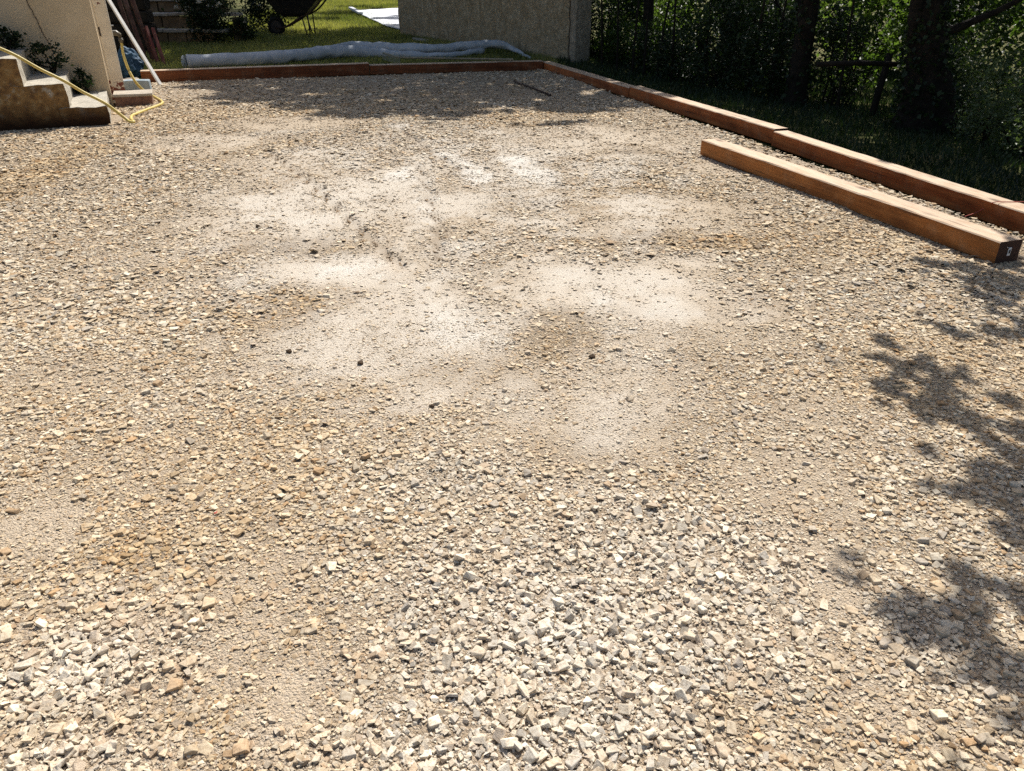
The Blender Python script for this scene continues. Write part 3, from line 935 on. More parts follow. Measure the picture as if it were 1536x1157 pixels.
# blue bag
bm = bmesh.new()
bmesh.ops.create_icosphere(bm, subdivisions=4, radius=1)
from mathutils import noise as mnoise
for v in bm.verts:
    p = v.co.copy()
    k = 1 + .20 * mnoise.noise(p * 2.1) + .22 * abs(mnoise.noise(p * 4)) + .10 * abs(mnoise.noise(p * 9))
    v.co = Vector((p.x * .19 * k, p.y * .18 * k, max(p.z * k, -.72) * .2 + .145 + .07 * max(0, p.z) ** 3))
bp = back_at(196, 112, 12.6)
o = obj('blue_bag', bm, M_BLUE, None, False); o.location = (bp[0], bp[1], -.02)
tag(o, 'crumpled blue plastic bag on the ground behind the hose', 'bag')

# garden wall coloured as dark shade behind the post, leaning boards
cw = thing('rubble_wall', 'rubble stone wall in a dark shade tone left of the ochre garden stairs', 'wall', (-8.0, 15.3, 0), R(5))
for r_ in range(8):
    x = -1.6
    while x < 1.25:
        w = random.uniform(.25, .5)
        bm = bmesh.new()
        add_box(bm, (x + w / 2, 0, .04 + r_ * .21), (w - .02, .35 + random.uniform(-.03, .03), .195), None, .025); rough(bm, 1, .012, x * 7 + r_)
        obj('stone', bm, M_SHADEWALL, cw)
        x += w
bm = bmesh.new(); add_box(bm, (-.15, .05, .8), (2.9, .28, 1.75)); obj('mortar', bm, M_CRACK, cw)
def leaning(label, base, top, w, t, m, ext=1.9, name='leaning_board'):
    b = np.array(base); tp = np.array(top); e = b + (tp - b) * ext
    dv = Vector(e - b); q = dv.to_track_quat('X', 'Y').to_matrix()
    bm = bmesh.new(); add_box(bm, (0, 0, 0), (dv.length, w, t), None, .004); rough(bm, 0, .002, b[0])
    o = obj(name, bm, m)
    o.location = Vector((b + e) / 2); o.rotation_euler = q.to_euler()
    return tag(o, label, 'board', 'boards leaning beside the stairs')
leaning('rightmost of the long dark boards leaning left of the garden stairs', back_at(231, 92, 14.2), back_at(198, 0, 14.5), .07, .06, M_DKWOOD)
leaning('second long dark board from the right, leaning left of the garden stairs', back_at(219, 92, 14.1), back_at(187, 0, 14.5), .06, .06, M_DKWOOD)
leaning('third long dark board from the right, leaning left of the garden stairs', back_at(208, 92, 14.2), back_at(178, 0, 14.6), .08, .05, M_DKWOOD)
leaning('short wide dark red board leaning against the lowest garden stair', back_at(238, 97, 14.0), back_at(219, 43, 14.35), .15, .04, M_REDWOOD, 1.0)
leaning('short narrow dark red board at the right of the leaning boards', back_at(247, 98, 13.9), back_at(229, 43, 14.3), .06, .05, M_REDWOOD, 1.0)

# ochre garden stairs
gs = thing('garden_stairs', 'ochre stone garden stairs with pale treads behind the leaning boards', 'stairs', (-6.55, 16.55, 0), R(1))
zt = [.085, .365, .645, .90, 1.17]
for i, z in enumerate(zt):
    y0 = .0 + .30 * i
    x = -1.1
    while x < .4:                                    # tread slabs
        w = random.uniform(.5, .8)
        bm = bmesh.new(); add_box(bm, (x + w / 2, y0 + .15, z - .025 + random.uniform(-.004, .004)), (w - .012, .37, .055), None, .01); rough(bm, 2, .008, i + x, .1)
        obj('tread', bm, M_TREAD, gs); x += w
    if i + 1 < len(zt):
        x = -1.1; z1 = zt[i + 1] - .055
        while x < .4:
            w = random.uniform(.35, .65)
            bm = bmesh.new(); add_box(bm, (x + w / 2, y0 + .42, (z + z1) / 2), (w - .02, .2, z1 - z - .006), None, .015); rough(bm, 1, .01, i * 3 + x)
            obj('riser_stone', bm, M_STONEWALL, gs); x += w
        bm = bmesh.new(); add_box(bm, (-.35, y0 + .47, (z + z1) / 2), (1.5, .2, z1 - z - .02)); obj('mortar', bm, M_SHADEWALL, gs)

# ------------------------------------------------------------------ foliage builder
def leaf_arrays(C, size, rs, up=.6, aspect=.58, fold=.12):
    """one folded diamond per leaf: returns vertices, triangles and a value per face"""
    n = len(C)
    nrm = rs.normal(size=(n, 3)); nrm[:, 2] = np.abs(nrm[:, 2]) + up; nrm /= np.linalg.norm(nrm, axis=1, keepdims=True)
    t = rs.normal(size=(n, 3)); t -= (t * nrm).sum(1, keepdims=True) * nrm; t /= np.linalg.norm(t, axis=1, keepdims=True)
    b = np.cross(nrm, t)
    l = (size * rs.uniform(.6, 1.3, n))[:, None]; w = l * aspect
    V = np.stack([C - t * l * .5, C + b * w * .5 + nrm * l * fold, C + t * l * .5, C - b * w * .5 + nrm * l * fold], 1).reshape(-1, 3)
    k = (np.arange(n) * 4)[:, None]
    F = np.concatenate([k + np.array([[0, 1, 2]]), k + np.array([[0, 2, 3]])], 1).reshape(-1, 3)
    return V, F
def leaf_obj(name, C, size, m, parent, seed, up=.6, aspect=.58, lvbase=None):
    rs = np.random.default_rng(seed)
    V, F = leaf_arrays(C, size, rs, up, aspect)
    lv = np.repeat(np.clip((rs.uniform(0, 1, len(C)) if lvbase is None else lvbase + rs.uniform(-.25, .25, len(C))), 0, 1), 2)
    return mesh_np(name, V, F, m, parent, False, {'lv': ('FLOAT', 'FACE', lv)})

def branch_tubes(bm, base, tips, r0, rs, n=5):
    for tp in tips:
        b = np.array(base, float); t = np.array(tp, float)
        pts = [b + (t - b) * k + rs.normal(size=3) * .05 * np.linalg.norm(t - b) * math.sin(k * 3.14) for k in np.linspace(0, 1, 6)]
        add_tube(bm, pts, [r0 * (1 - .8 * k) for k in np.linspace(0, 1, 6)], n, False)

def bush(label, c, rx, ry, h, n, size, m, seed, group='shrubs along the bank', name='shrub', up=.4, z0=None, clumps=None, stems=6):
    rs = np.random.default_rng(seed)
    z0 = float(land_z(np.array([c[0]]), np.array([c[1]]))[0]) if z0 is None else z0
    t = thing(name, label, 'shrub', (c[0], c[1], z0), 0, group)
    k = clumps or max(8, int(n / 90))
    cl = rs.normal(size=(k, 3)); cl /= np.linalg.norm(cl, axis=1, keepdims=True)
    cl *= rs.uniform(.35, 1.0, (k, 1)) ** .5
    cl = cl * np.array([rx, ry, h * .5]) + np.array([0, 0, h * .52])
    cl[:, 2] = np.maximum(cl[:, 2], .06)
    which = rs.integers(0, k, n)
    C = cl[which] + rs.normal(size=(n, 3)) * np.array([rx, ry, h * .5]) * .2
    C[:, 2] = np.abs(C[:, 2] - .02) + .02
    leaf_obj('foliage', C, size, m, t, seed, up, lvbase=rs.uniform(.1, .9, k)[which])
    bm = bmesh.new()
    for i in range(stems):
        a = rs.uniform(0, 6.28)
        b = (math.cos(a) * .06, math.sin(a) * .06, -.05)
        branch_tubes(bm, b, [cl[rs.integers(0, k)] * .95], rs.uniform(.01, .02), rs, 5)
    obj('stems', bm, M_BARK, t)
    return t

# weeds on the steps against the wall
for (u, v, z, w, h, lab, sd) in [(.50, 1.02, .42, .21, .34, 'bushy green weed growing on the second step against the tan wall', 61), (.24, 1.14, .185, .15, .24, 'smaller green weed on the lowest step beside the white post', 62), (.86, 1.1, .67, .16, .2, 'low dark weed at the back of the third step', 63)]:
    p = st(u, v, z)
    bush(lab, (p.x, p.y), w, w * .6, h, 420, .045, M_LEAF_D, sd, 'weeds on the concrete steps', 'weed', .4, z - .01, 12, 7)
p = st(.08, 1.12, .185)
rs = np.random.default_rng(5); bm = bmesh.new()
for i in range(9):
    a = rs.uniform(-1.2, 1.2); pts = [(0, 0, 0), (.03 * a, -.01, .07), (.09 * a, -.03, .10 + .03 * rs.uniform())]
    add_tube(bm, catmull(pts, 3), .003, 4)
o = obj('dry_grass_tuft', bm, M_HANDLE); o.location = p
tag(o, 'tuft of dry straw on the lowest step beside the post', 'grass tuft')

# flowering shrubs before the stairs
fs = L(330, 66)
t = bush('flowering shrub with small white blooms between the ochre stairs and the wheelbarrow', (-6.02, 16.9), .52, .45, 1.35, 3200, .075, M_LEAF_D, 71, 'plants before the garden stairs', 'flowering_shrub', .4)
flower_mesh = None
def flowers(t, n, r, seed):
    global flower_mesh
    rs = np.random.default_rng(seed)
    for k in range(n):
        if flower_mesh is None:
            f = leaf_obj('flower', np.random.default_rng(3).normal(size=(16, 3)) * .018, .05, M_PETAL, t, 4, .3, .8); flower_mesh = f.data
        else:
            f = bpy.data.objects.new('flower', flower_mesh); COL.objects.link(f); f.parent = t
        a = rs.uniform(math.pi * 1.05, math.pi * 1.95)
        f.location = (math.cos(a) * r[0] * rs.uniform(.5, 1.05), math.sin(a) * r[1] * rs.uniform(.8, 1.05), r[2] * rs.uniform(.42, .98))
        f.rotation_euler = tuple(rs.uniform(-.6, .6, 3))
flowers(t, 30, (.56, .48, 1.3), 9)
t = bush('dark flowering shrub with white blooms close behind the wheelbarrow', (-5.4, 18.9), .5, .4, 1.1, 2800, .07, M_LEAF_D, 72, 'plants before the garden stairs', 'flowering_shrub', .4)
flowers(t, 18, (.46, .42, 1.1), 10)
bush('low dark leafy plant at the foot of the flowering shrubs', (-5.45, 17.2), .4, .3, .5, 1200, .06, M_LEAF_D, 73, 'plants before the garden stairs', 'leafy_plant')
# stone pier in the plants
pr = thing('stone_pier', 'low shade-toned stone pier half hidden among the dark plants', 'pier', (*L(364, 62)[:2], .1), R(8))
for k in range(3):
    bm = bmesh.new(); add_box(bm, (random.uniform(-.02, .02), 0, .08 + .155 * k), (.26, .25, .15), None, .02); rough(bm, 1, .012, k)
    obj('stone', bm, M_PIER, pr)

# ------------------------------------------------------------------ wheelbarrow
wb0 = L(455, 53)
wz = float(lawn_z(wb0[0], wb0[1]))
wb = thing('wheelbarrow', 'black wheelbarrow standing on the shaded lawn beside the white flowers', 'wheelbarrow', (-4.45, 18.25, wz))
def tray_ring(z, x0, x1, hy):
    return [(x0, -hy, z), (x1, -hy, z), (x1, hy, z), (x0, hy, z)]
bm = bmesh.new()
lv = [tray_ring(.37, -.33, .06, .21), tray_ring(.44, -.47, .13, .27), tray_ring(.70, -.66, .40, .36), tray_ring(.715, -.68, .425, .375), tray_ring(.70, -.645, .39, .35), tray_ring(.45, -.455, .12, .255), tray_ring(.385, -.32, .05, .2)]
rings = [[bm.verts.new(p) for p in r_] for r_ in lv]
for a, b in zip(rings, rings[1:]):
    for k in range(4): bm.faces.new((a[k], a[(k + 1) % 4], b[(k + 1) % 4], b[k]))
bm.faces.new(rings[0][::-1]); bm.faces.new(rings[-1])
bmesh.ops.bevel(bm, geom=bm.edges[:], offset=.012, segments=2, affect='EDGES')
obj('tray', bm, M_BLACK, wb)
for sgn in (-1, 1):
    bm = bmesh.new()
    add_tube(bm, catmull([(-.62, .05 * sgn, .16), (-.40, .14 * sgn, .17), (-.18, .2 * sgn, .27), (-.02, .22 * sgn, .36), (.3, .25 * sgn, .52), (.62, .29 * sgn, .86)], 6), .017, 8)
    obj('handle', bm, M_RUSTBAR, wb, True)
    bm = bmesh.new()
    add_tube(bm, [(.02, .21 * sgn, .38), (.10, .24 * sgn, .0)], .014, 7); add_tube(bm, [(.15, .235 * sgn, .41), (.16, .24 * sgn, 0.0)], .014, 7)
    add_tube(bm, [(.08, .24 * sgn, .005), (.18, .24 * sgn, .005)], .015, 7)
    obj('leg', bm, M_DKSTEEL, wb, True)
wh = bpy.data.objects.new('wheel', None); COL.objects.link(wh); wh.parent = wb; wh.location = (-.60, 0, .18)
bm = bmesh.new()
add_tube(bm, [(.15 * math.cos(a), 0, .15 * math.sin(a)) for a in np.linspace(0, 2 * math.pi, 25)], .037, 8, False)
obj('tyre', bm, M_RUBBER, wh, True)
bm = bmesh.new()
bmesh.ops.create_cone(bm, cap_ends=True, segments=20, radius1=.115, radius2=.115, depth=.05, matrix=Matrix.Rotation(R(90), 4, 'X'))
obj('rim', bm, M_DKSTEEL, wh)
bm = bmesh.new(); add_tube(bm, [(0, -.09, 0), (0, .09, 0)], .012, 8); obj('axle', bm, M_DKSTEEL, wh)

# ------------------------------------------------------------------ white sheet, concrete wall
def sheet_pt(px, py): p = L(px, py); return p
sp_ = [sheet_pt(528, 18.5), sheet_pt(606, 15), sheet_pt(612, 50), sheet_pt(583, 44), sheet_pt(556, 29)]
bm = bmesh.new()
n = 26
a, b, c, d = sp_[0], sp_[1], sp_[2], sp_[3]
grid = []
for i in range(n):
    row = []
    for j in range(n):
        u, v = i / (n - 1), j / (n - 1)
        p = (a * (1 - u) + b * u) * (1 - v) + (d * (1 - u) + c * u) * v
        z = land_z(np.array([p[0]]), np.array([p[1]]))[0] + .05 + .015 * mnoise.noise(Vector((p[0] * 2, p[1] * .9, 3)))
        row.append(bm.verts.new((p[0], p[1], z)))
    grid.append(row)
for i in range(n - 1):
    for j in range(n - 1): bm.faces.new((grid[i][j], grid[i + 1][j], grid[i + 1][j + 1], grid[i][j + 1]))
r = bmesh.ops.extrude_face_region(bm, geom=bm.faces[:])
for v in [e for e in r['geom'] if isinstance(e, bmesh.types.BMVert)]: v.co.z -= .012
ws = obj('white_sheet', bm, M_SHEET, None, True)
tag(ws, 'white sheet spread on the sunny lawn beside the concrete wall', 'sheet')
p1, p2 = sheet_pt(527, 17.5), sheet_pt(541, 25)
bm = bmesh.new(); dv = Vector(p2 - p1)
add_box(bm, Vector((p1 + p2) / 2) + Vector((0, 0, .09)), (dv.length * 1.1, .12, .05), dv.to_track_quat('X', 'Z').to_matrix(), .006)
tag(obj('white_plank', bm, M_SHEET), 'white plank weighing down the left corner of the white sheet', 'plank')

wl, wr = np.array([-2.44, 18.45]), np.array([1.14, 14.24])
wd = (wr - wl); wlen = np.hypot(*wd); wang = math.atan2(wd[1], wd[0])
cwall = thing('concrete_wall', 'weathered grey brown concrete wall behind the far right timber corner', 'wall', (*wl, 0), wang)
bm = bmesh.new()
Lx = wlen - .2
for (x, y, z) in [(0, 0, -.3), (Lx, 0, -.3), (Lx, .3, -.3), (0, .3, -.3), (0, 0, .868), (Lx, 0, 1.22), (Lx, .3, 1.22), (0, .3, .868)]: bm.verts.new((x, y, z))
bm.verts.ensure_lookup_table()
for f in [(0, 1, 5, 4), (1, 2, 6, 5), (2, 3, 7, 6), (3, 0, 4, 7), (4, 5, 6, 7), (3, 2, 1, 0)]: bm.faces.new([bm.verts[i] for i in f])
rough(bm, 30, .02, 2, .16)
obj('wall_body', bm, M_CONC, cwall)
bm = bmesh.new(); add_box(bm, (wlen - .12, .13, .5), (.14, .36, 1.7), None, .012); rough(bm, 8, .009, 5, .2)
obj('end_pier', bm, M_CONC_L, cwall)
bm = bmesh.new(); cp = [(wlen - .198 + .012 * math.sin(i * 2.1) + .008 * math.cos(i * 5.3), -.055, i * .09) for i in range(15)]
add_tube(bm, cp, .009, 5); obj('crack', bm, M_CRACK, cwall)
for k in range(3):
    bm = bmesh.new(); add_box(bm, (.25 + k * .36, .14, .905 + k * .028), (.22 + .08 * (k % 2), .26, .05), None, .015); rough(bm, 2, .012, k)
    obj('coping_stone', bm, M_CONC_L, cwall)
bm = bmesh.new(); add_box(bm, (0, 0, .03), (.34, .16, .05), None, .02); rough(bm, 2, .015, 3)
o = obj('pale_stone', bm, M_TREAD); q = L(634, 60); o.location = (q[0], q[1] - .25, lawn_z(q[0], q[1]) - .01); o.rotation_euler = (0, .1, R(-25))
tag(o, 'flat pale stone on the grass at the foot of the concrete wall', 'stone')

# ------------------------------------------------------------------ fleece roll
def lawn_pt(px, py, dz):
    """point dz above the lawn seen at that pixel"""
    d = ray(px, py); e = np.array([0, 0, EYE])
    t = (0.03 - .42 + dz - EYE) / (d[2] - 0.03 * d[1])
    return e + d * t
roll = thing('fleece_roll', 'long rolled grey geotextile fleece lying on the grass behind the back timbers', 'fleece roll', tuple(lawn_pt(280, 93, .1)))
ro = np.array(roll.location)
def roll_part(name, path, rads, seed, n=18, flat=.85):
    bm = bmesh.new()
    P = catmull(path, 12) - ro
    Rr = np.interp(np.linspace(0, 1, len(P)), np.linspace(0, 1, len(rads)), rads)
    add_tube(bm, P, list(Rr), n, True, 0, flat)
    for v in bm.verts:
        q = v.co * 5 + Vector((seed, 0, 0))
        v.co += Vector((0, mnoise.noise(q), mnoise.noise(q + Vector((5, 5, 5))))) * .016
        q = Vector((v.co.x * 3, v.co.y * 14, v.co.z * 22))
        v.co += Vector((0, .5, 1)) * mnoise.noise(q) * .02
    o = obj(name, bm, M_FLEECE, roll, True)
    return o
roll_part('roll', [lawn_pt(281, 93, .11), lawn_pt(340, 90, .11), lawn_pt(400, 87, .12), lawn_pt(450, 83, .12), lawn_pt(490, 79, .12), lawn_pt(530, 78, .10), lawn_pt(575, 80, .07), lawn_pt(630, 83.5, .05), lawn_pt(680, 82, .06), lawn_pt(725, 76, .08)],
          [.118, .115, .12, .12, .125, .12, .09, .06, .055, .05], 1)
roll_part('loose_fold', [lawn_pt(492, 75, .15), lawn_pt(525, 68, .16), lawn_pt(570, 71, .15), lawn_pt(640, 73, .14), lawn_pt(700, 70, .15), lawn_pt(745, 66.5, .17), lawn_pt(768, 73, .1), lawn_pt(783, 81, .05), lawn_pt(796, 87, .02)],
          [.05, .075, .085, .085, .09, .09, .05, .035, .02], 6)
bm = bmesh.new()
e0 = lawn_pt(279, 93, .11) - ro
for k in range(5):
    rr = .022 * (k + 1)
    add_tube(bm, [e0 + np.array([-.012 - .004 * k, math.cos(a) * rr, math.sin(a) * rr * .85]) for a in np.linspace(0, 2 * math.pi, 21)], .006, 5, False)
rl = obj('rolled_end', bm, M_FLEECE, roll, True)

# ------------------------------------------------------------------ rake and rod
rk = thing('garden_rake', 'grey garden rake lying along the back timbers in front of the fleece', 'rake', tuple(G(590, 92, .1)))
r0 = np.array(rk.location)
ha, hb = G(574.5, 79.5, .24) - r0, G(599.5, 86.5, .19) - r0
bm = bmesh.new(); add_tube(bm, [ha, hb], .014, 8); obj('rake_bar', bm, M_RAKE, rk)
for k in range(14):
    p = ha + (hb - ha) * k / 13
    bm = bmesh.new(); add_tube(bm, [p, p + np.array([0.0, -.03, -.075]), p + np.array([.005, -.055, -.10])], [.006, .005, .003], 5); obj('tine', bm, M_RAKE, rk)
bm = bmesh.new(); add_tube(bm, [hb, G(690, 88.2, .155) - r0, G(770, 89.4, .145) - r0], [.014, .014, .014], 8); obj('rake_handle', bm, M_HANDLE, rk)
bm = bmesh.new()
a, b = G(771, 122, .02), G(825, 143, .02)
add_tube(bm, [a, (a + b) / 2 + np.array([.004, 0, .004]), b], .013, 8); add_tube(bm, [b - (b - a) * .02, b + (b - a) * .005], .017, 8)
tag(obj('iron_rod', bm, M_RUSTBAR, None, True), 'dark iron rod lying on the shaded gravel near the far corner', 'rod')

# dark clods and litter on the gravel
for (px, py, r_, lab, m_) in [(541, 546, .013, 'dark clod on the sandy patch left of centre', M_CLOD), (888, 538, .014, 'dark clod on the sandy patch right of centre', M_CLOD), (387, 341, .014, 'dark clod on the upper left white dust', M_CLOD),
                              (434, 530, .013, 'brown clod at the left rim of the sandy patch', M_CLOD), (648, 612, .011, 'brown clod on the gravel below the big sandy patch', M_CLOD), (325, 771, .007, 'small red plastic scrap among the lower left gravel', M_RED)]:
    bm = bmesh.new(); bmesh.ops.create_icosphere(bm, subdivisions=2, radius=r_)
    for v in bm.verts: v.co *= 1 + .35 * mnoise.noise(v.co / r_ * 1.3 + Vector((px, py, 0)))
    for v in bm.verts: v.co.z *= .7 if m_ is M_CLOD else .3
    o = obj('clod' if m_ is M_CLOD else 'plastic_scrap', bm, m_); p = G(px, py); o.location = (p[0], p[1], height(p[:1], p[1:2])[0] + r_ * .55)
    tag(o, lab, 'clod' if m_ is M_CLOD else 'scrap')

# ------------------------------------------------------------------ trees
def tree(label, base, path, radii, group='trees of the bank', ivy=0, seed=1, name='tree', limbs=()):
    rs = np.random.default_rng(seed)
    z0 = float(land_z(np.array([base[0]]), np.array([base[1]]))[0])
    t = thing(name, label, 'tree', (base[0], base[1], z0), 0, group)
    o3 = np.array([base[0], base[1], z0])
    bm = bmesh.new()
    P = catmull([np.array(p) - o3 for p in path], 8)
    Rr = np.interp(np.linspace(0, 1, len(P)), np.linspace(0, 1, len(radii)), radii)
    add_tube(bm, P, list(Rr), 12, True, .10)
    obj('trunk', bm, M_BARK, t, True)
    for lp, lr in limbs:
        bm = bmesh.new(); Q = catmull([np.array(p) - o3 for p in lp], 6)
        add_tube(bm, Q, list(np.linspace(lr, lr * .35, len(Q))), 8, True, .08)
        obj('limb', bm, M_BARK, t, True)
    if ivy:
        k = rs.integers(0, len(P), ivy); a = rs.uniform(0, 6.28, ivy)
        C = P[k] + np.stack([np.cos(a), np.sin(a), rs.normal(size=ivy) * .5], -1) * (Rr[k] * rs.uniform(1.0, 1.35, ivy))[:, None]
        C = C[C[:, 2] > 0]
        leaf_obj('ivy', C, .06, M_LEAF_D, t, seed, .1, .8)
    return t, o3

def canopy(t, o3, want, box, zr, n, size, m, seed, clump=.32, hole=()):
    """crown leaves in clumps; a clump is kept where its shade lies on the ground the photograph shows in shade"""
    rs = np.random.default_rng(seed)
    x0, x1, y0, y1 = box
    k = n // 26
    gx_, gy_ = rs.uniform(x0, x1, k), rs.uniform(y0, y1, k); gz_ = rs.uniform(*zr, k)
    cl = np.stack([gx_ + KX * gz_, gy_ + KY * gz_, gz_], -1)
    C = np.repeat(cl, 26, 0) + rs.normal(size=(k * 26, 3)) * np.array([clump, clump, clump * .6])
    lx, ly = C[:, 0] - KX * C[:, 2], C[:, 1] - KY * C[:, 2]
    keep = want(lx, ly)
    for (hx, hy, hz, hr) in hole:
        keep &= np.hypot(lx - (hx - KX * hz), ly - (hy - KY * hz)) > hr * (.6 + .8 * vnoise(lx, ly, .3, 5, 2))
    C = C[keep]
    o = leaf_obj('crown', C - o3, size, m, t, seed, .9, .62)
    return C

def want_back(x, y):
    w = (vnoise(x, y * 2.0, .9, 201, 3) - .5) * 1.7 + (vnoise(x * .6, y * 2.2, .3, 202, 2) - .5) * 1.1
    front = 9.0 + np.clip(-2.6 - x, 0, 9) * 1.25 + np.clip(x - .7, 0, 9) * .9
    back = 19.3 + .6 * np.sin(x * 1.7)
    fleck = (y < 26) & (vnoise(x, y, .8, 203, 3) > .63)
    gap_ = (y < front + 1.7) & (vnoise(x, y * 1.6, .33, 204, 3) < .31)
    return (y > front + w) & ~gap_ & ((y < back + w * .7) | fleck) & (x < 2.6 + w)
def want_bank(x, y):
    a, b = yard(x, y)
    w = (vnoise(x, y, .6, 211, 3) - .5) * .7
    return (a > .42 + w) & (a < 11) & (y < 13.2 - .25 * x + 2.2 * w)

HOLES = [(5.4, 12.8, .6, 1.25), (6.2, 11.4, .4, .5), (7.2, 10.6, .7, .8), (5.6, 7.4, .4, .75), (4.8, 7.3, .4, .4), (6.4, 9.0, .8, .6), (2.7, 15.9, .9, 1.3), (3.4, 15.0, .5, .5), (4.4, 13.9, .9, .6), (8.4, 11.0, 1.0, .8), (2.2, 14.6, .5, .45), (6.8, 12.6, 1.6, .7), (3.0, 17.5, 1.6, .7), (5.0, 14.6, 1.4, .6)]
# the two tall trees behind the yard: trunks in the hedge and behind the house
tB, oB = tree('tall tree with dark trunk in the hedge right of the concrete wall', (3.85, 14.2), [(3.85, 14.2, -.4), (3.8, 14.3, .8), (3.6, 14.8, 2.2), (3.1, 16.6, 4.5), (2.4, 17.6, 7.2)], [.36, .27, .2, .13, .05], ivy=2600, seed=301,
              limbs=[([(3.4, 16.1, 3.0), (2.2, 17.5, 4.6), (.3, 18.6, 5.8), (-1.6, 19.4, 6.3)], .09), ([(3.4, 16.1, 3.2), (3.0, 18.5, 5.0), (1.5, 21.0, 6.2)], .08)])
canopy(tB, oB, lambda x, y: want_back(x, y) & (x > -2.2), (-2.6, 3.2, 8.0, 20.5), (5.0, 7.6), 52000, .17, M_LEAF, 401, hole=HOLES)
tC, oC = tree('tall tree behind the garden stairs shading the plants', (-9.2, 23.0), [(-9.2, 23.0, .2), (-9.1, 23.0, 2.0), (-8.6, 22.8, 4.5), (-7.6, 22.6, 7.0)], [.25, .2, .15, .05], seed=302,
              limbs=[([(-9.0, 23.0, 2.6), (-6.5, 21.8, 4.8), (-3.8, 20.6, 6.0), (-1.5, 19.6, 6.6)], .1), ([(-8.8, 22.9, 3.4), (-6.6, 23.6, 5.4), (-3.5, 23.8, 6.4)], .08)])
canopy(tC, oC, lambda x, y: want_back(x, y) & (x < -2.0), (-9.0, -1.6, 9.5, 26), (5.0, 7.6), 84000, .17, M_LEAF, 402)

# the big forked ivy trunk on the bank
b0 = np.array([4.60, 9.05])
tD, oD = tree('thick ivy clad forked tree trunk on the bank behind the right timbers', (b0[0], b0[1]), [(4.58, 8.98, -.5), (4.58, 9.0, .1), (4.47, 9.02, .6), (4.40, 9.05, 1.2), (4.45, 9.1, 2.2), (4.9, 9.6, 4.2), (5.8, 10.6, 6.2)], [.36, .28, .2, .155, .15, .12, .05], ivy=2600, seed=303,
              limbs=[([(4.40, 9.02, .55), (4.27, 9.02, .95), (4.2, 9.0, 1.4), (4.0, 9.0, 2.6), (3.8, 9.6, 4.2)], .1), ([(4.44, 9.0, .78), (4.75, 8.9, .93), (5.1, 8.8, 1.12), (5.6, 8.6, 1.5)], .05),
                     ([(4.5, 9.15, 2.4), (5.6, 8.4, 4.0), (6.2, 7.6, 5.2)], .08)])
canopy(tD, oD, lambda x, y: want_bank(x, y) & (y < 8.0), (2.2, 13, -1.5, 9.0), (4.6, 7.2), 84000, .17, M_LEAF, 403, hole=HOLES)
tE, oE = tree('slender dark straight trunk left of the forked ivy trunk', (3.70, 10.65), [(3.70, 10.65, -.5), (3.68, 10.65, .6), (3.68, 10.7, 1.6), (3.9, 11.2, 3.6), (4.8, 12.6, 6.2)], [.15, .125, .12, .1, .05], ivy=900, seed=304,
              limbs=[([(3.8, 11.0, 2.8), (5.6, 13.0, 4.8), (7.0, 15.5, 6.2)], .08)])
canopy(tE, oE, lambda x, y: want_bank(x, y) & (y >= 8.0), (.5, 13, 7.5, 19.0), (4.6, 7.2), 52000, .17, M_LEAF, 404, clump=.42, hole=HOLES)

tree('slender leaning dark trunk between the hedge tree and the straight trunk', (3.75, 12.0), [(3.75, 12.0, -.5), (3.85, 12.0, .5), (4.1, 12.0, 1.3), (4.6, 12.2, 3.0), (5.2, 12.6, 5.4)], [.1, .08, .07, .06, .03], seed=311,
     limbs=[([(3.9, 12.0, .7), (3.6, 12.1, 1.2), (3.3, 12.1, 2.0)], .035)])
tree('slim dark trunk in the hedge just right of the concrete wall', (2.35, 14.6), [(2.35, 14.6, -.5), (2.32, 14.6, .8), (2.25, 14.8, 2.4), (2.2, 15.2, 5.0)], [.11, .09, .08, .03], seed=312)
tree('slim dark trunk behind the grey green shrubs at the right', (6.1, 9.6), [(6.1, 9.6, -.6), (6.1, 9.6, .6), (6.2, 9.7, 1.6), (6.4, 9.9, 4.5)], [.12, .1, .09, .04], seed=313)
tree('slim dark trunk at the far right of the bank', (7.3, 10.2), [(7.3, 10.2, -.7), (7.25, 10.2, .6), (7.1, 10.4, 2.0), (6.9, 10.8, 5.0)], [.13, .1, .09, .04], seed=314)

# near tree whose low boughs throw the dappled shade on the right of the gravel
SH = [[(1400, 398), (1450, 402), (1560, 396), (1650, 420), (1650, 560), (1536, 515), (1470, 490), (1500, 460), (1440, 430)], [(1380, 485), (1440, 500), (1500, 530), (1440, 525)],
      [(1262, 535), (1320, 545), (1390, 542), (1440, 585), (1490, 625), (1445, 650), (1390, 632), (1330, 590)],
      [(1500, 620), (1560, 640), (1640, 700), (1640, 880), (1560, 860), (1510, 800), (1450, 765), (1430, 735), (1490, 720), (1480, 690)],
      [(1310, 880), (1345, 872), (1385, 915), (1390, 945), (1340, 935)], [(1400, 910), (1480, 905), (1560, 900), (1640, 920), (1650, 1160), (1560, 1130), (1490, 1090), (1420, 1060), (1385, 1010), (1410, 960)]]
SHW = [[tuple(G(*p)[:2]) for p in pl_] for pl_ in SH]
def want_spots(x, y):
    wx = x + (vnoise(x, y, .11, 221, 4) - .5) * .42; wy = y + (vnoise(x, y, .11, 222, 4) - .5) * .8
    m = np.zeros(np.shape(x), bool)
    for pl_ in SHW: m |= poly_in(wx, wy, pl_)
    return m & (vnoise(x * .9 + y * .5, (y - x * .9) * .3, .075, 223, 4) > .42)
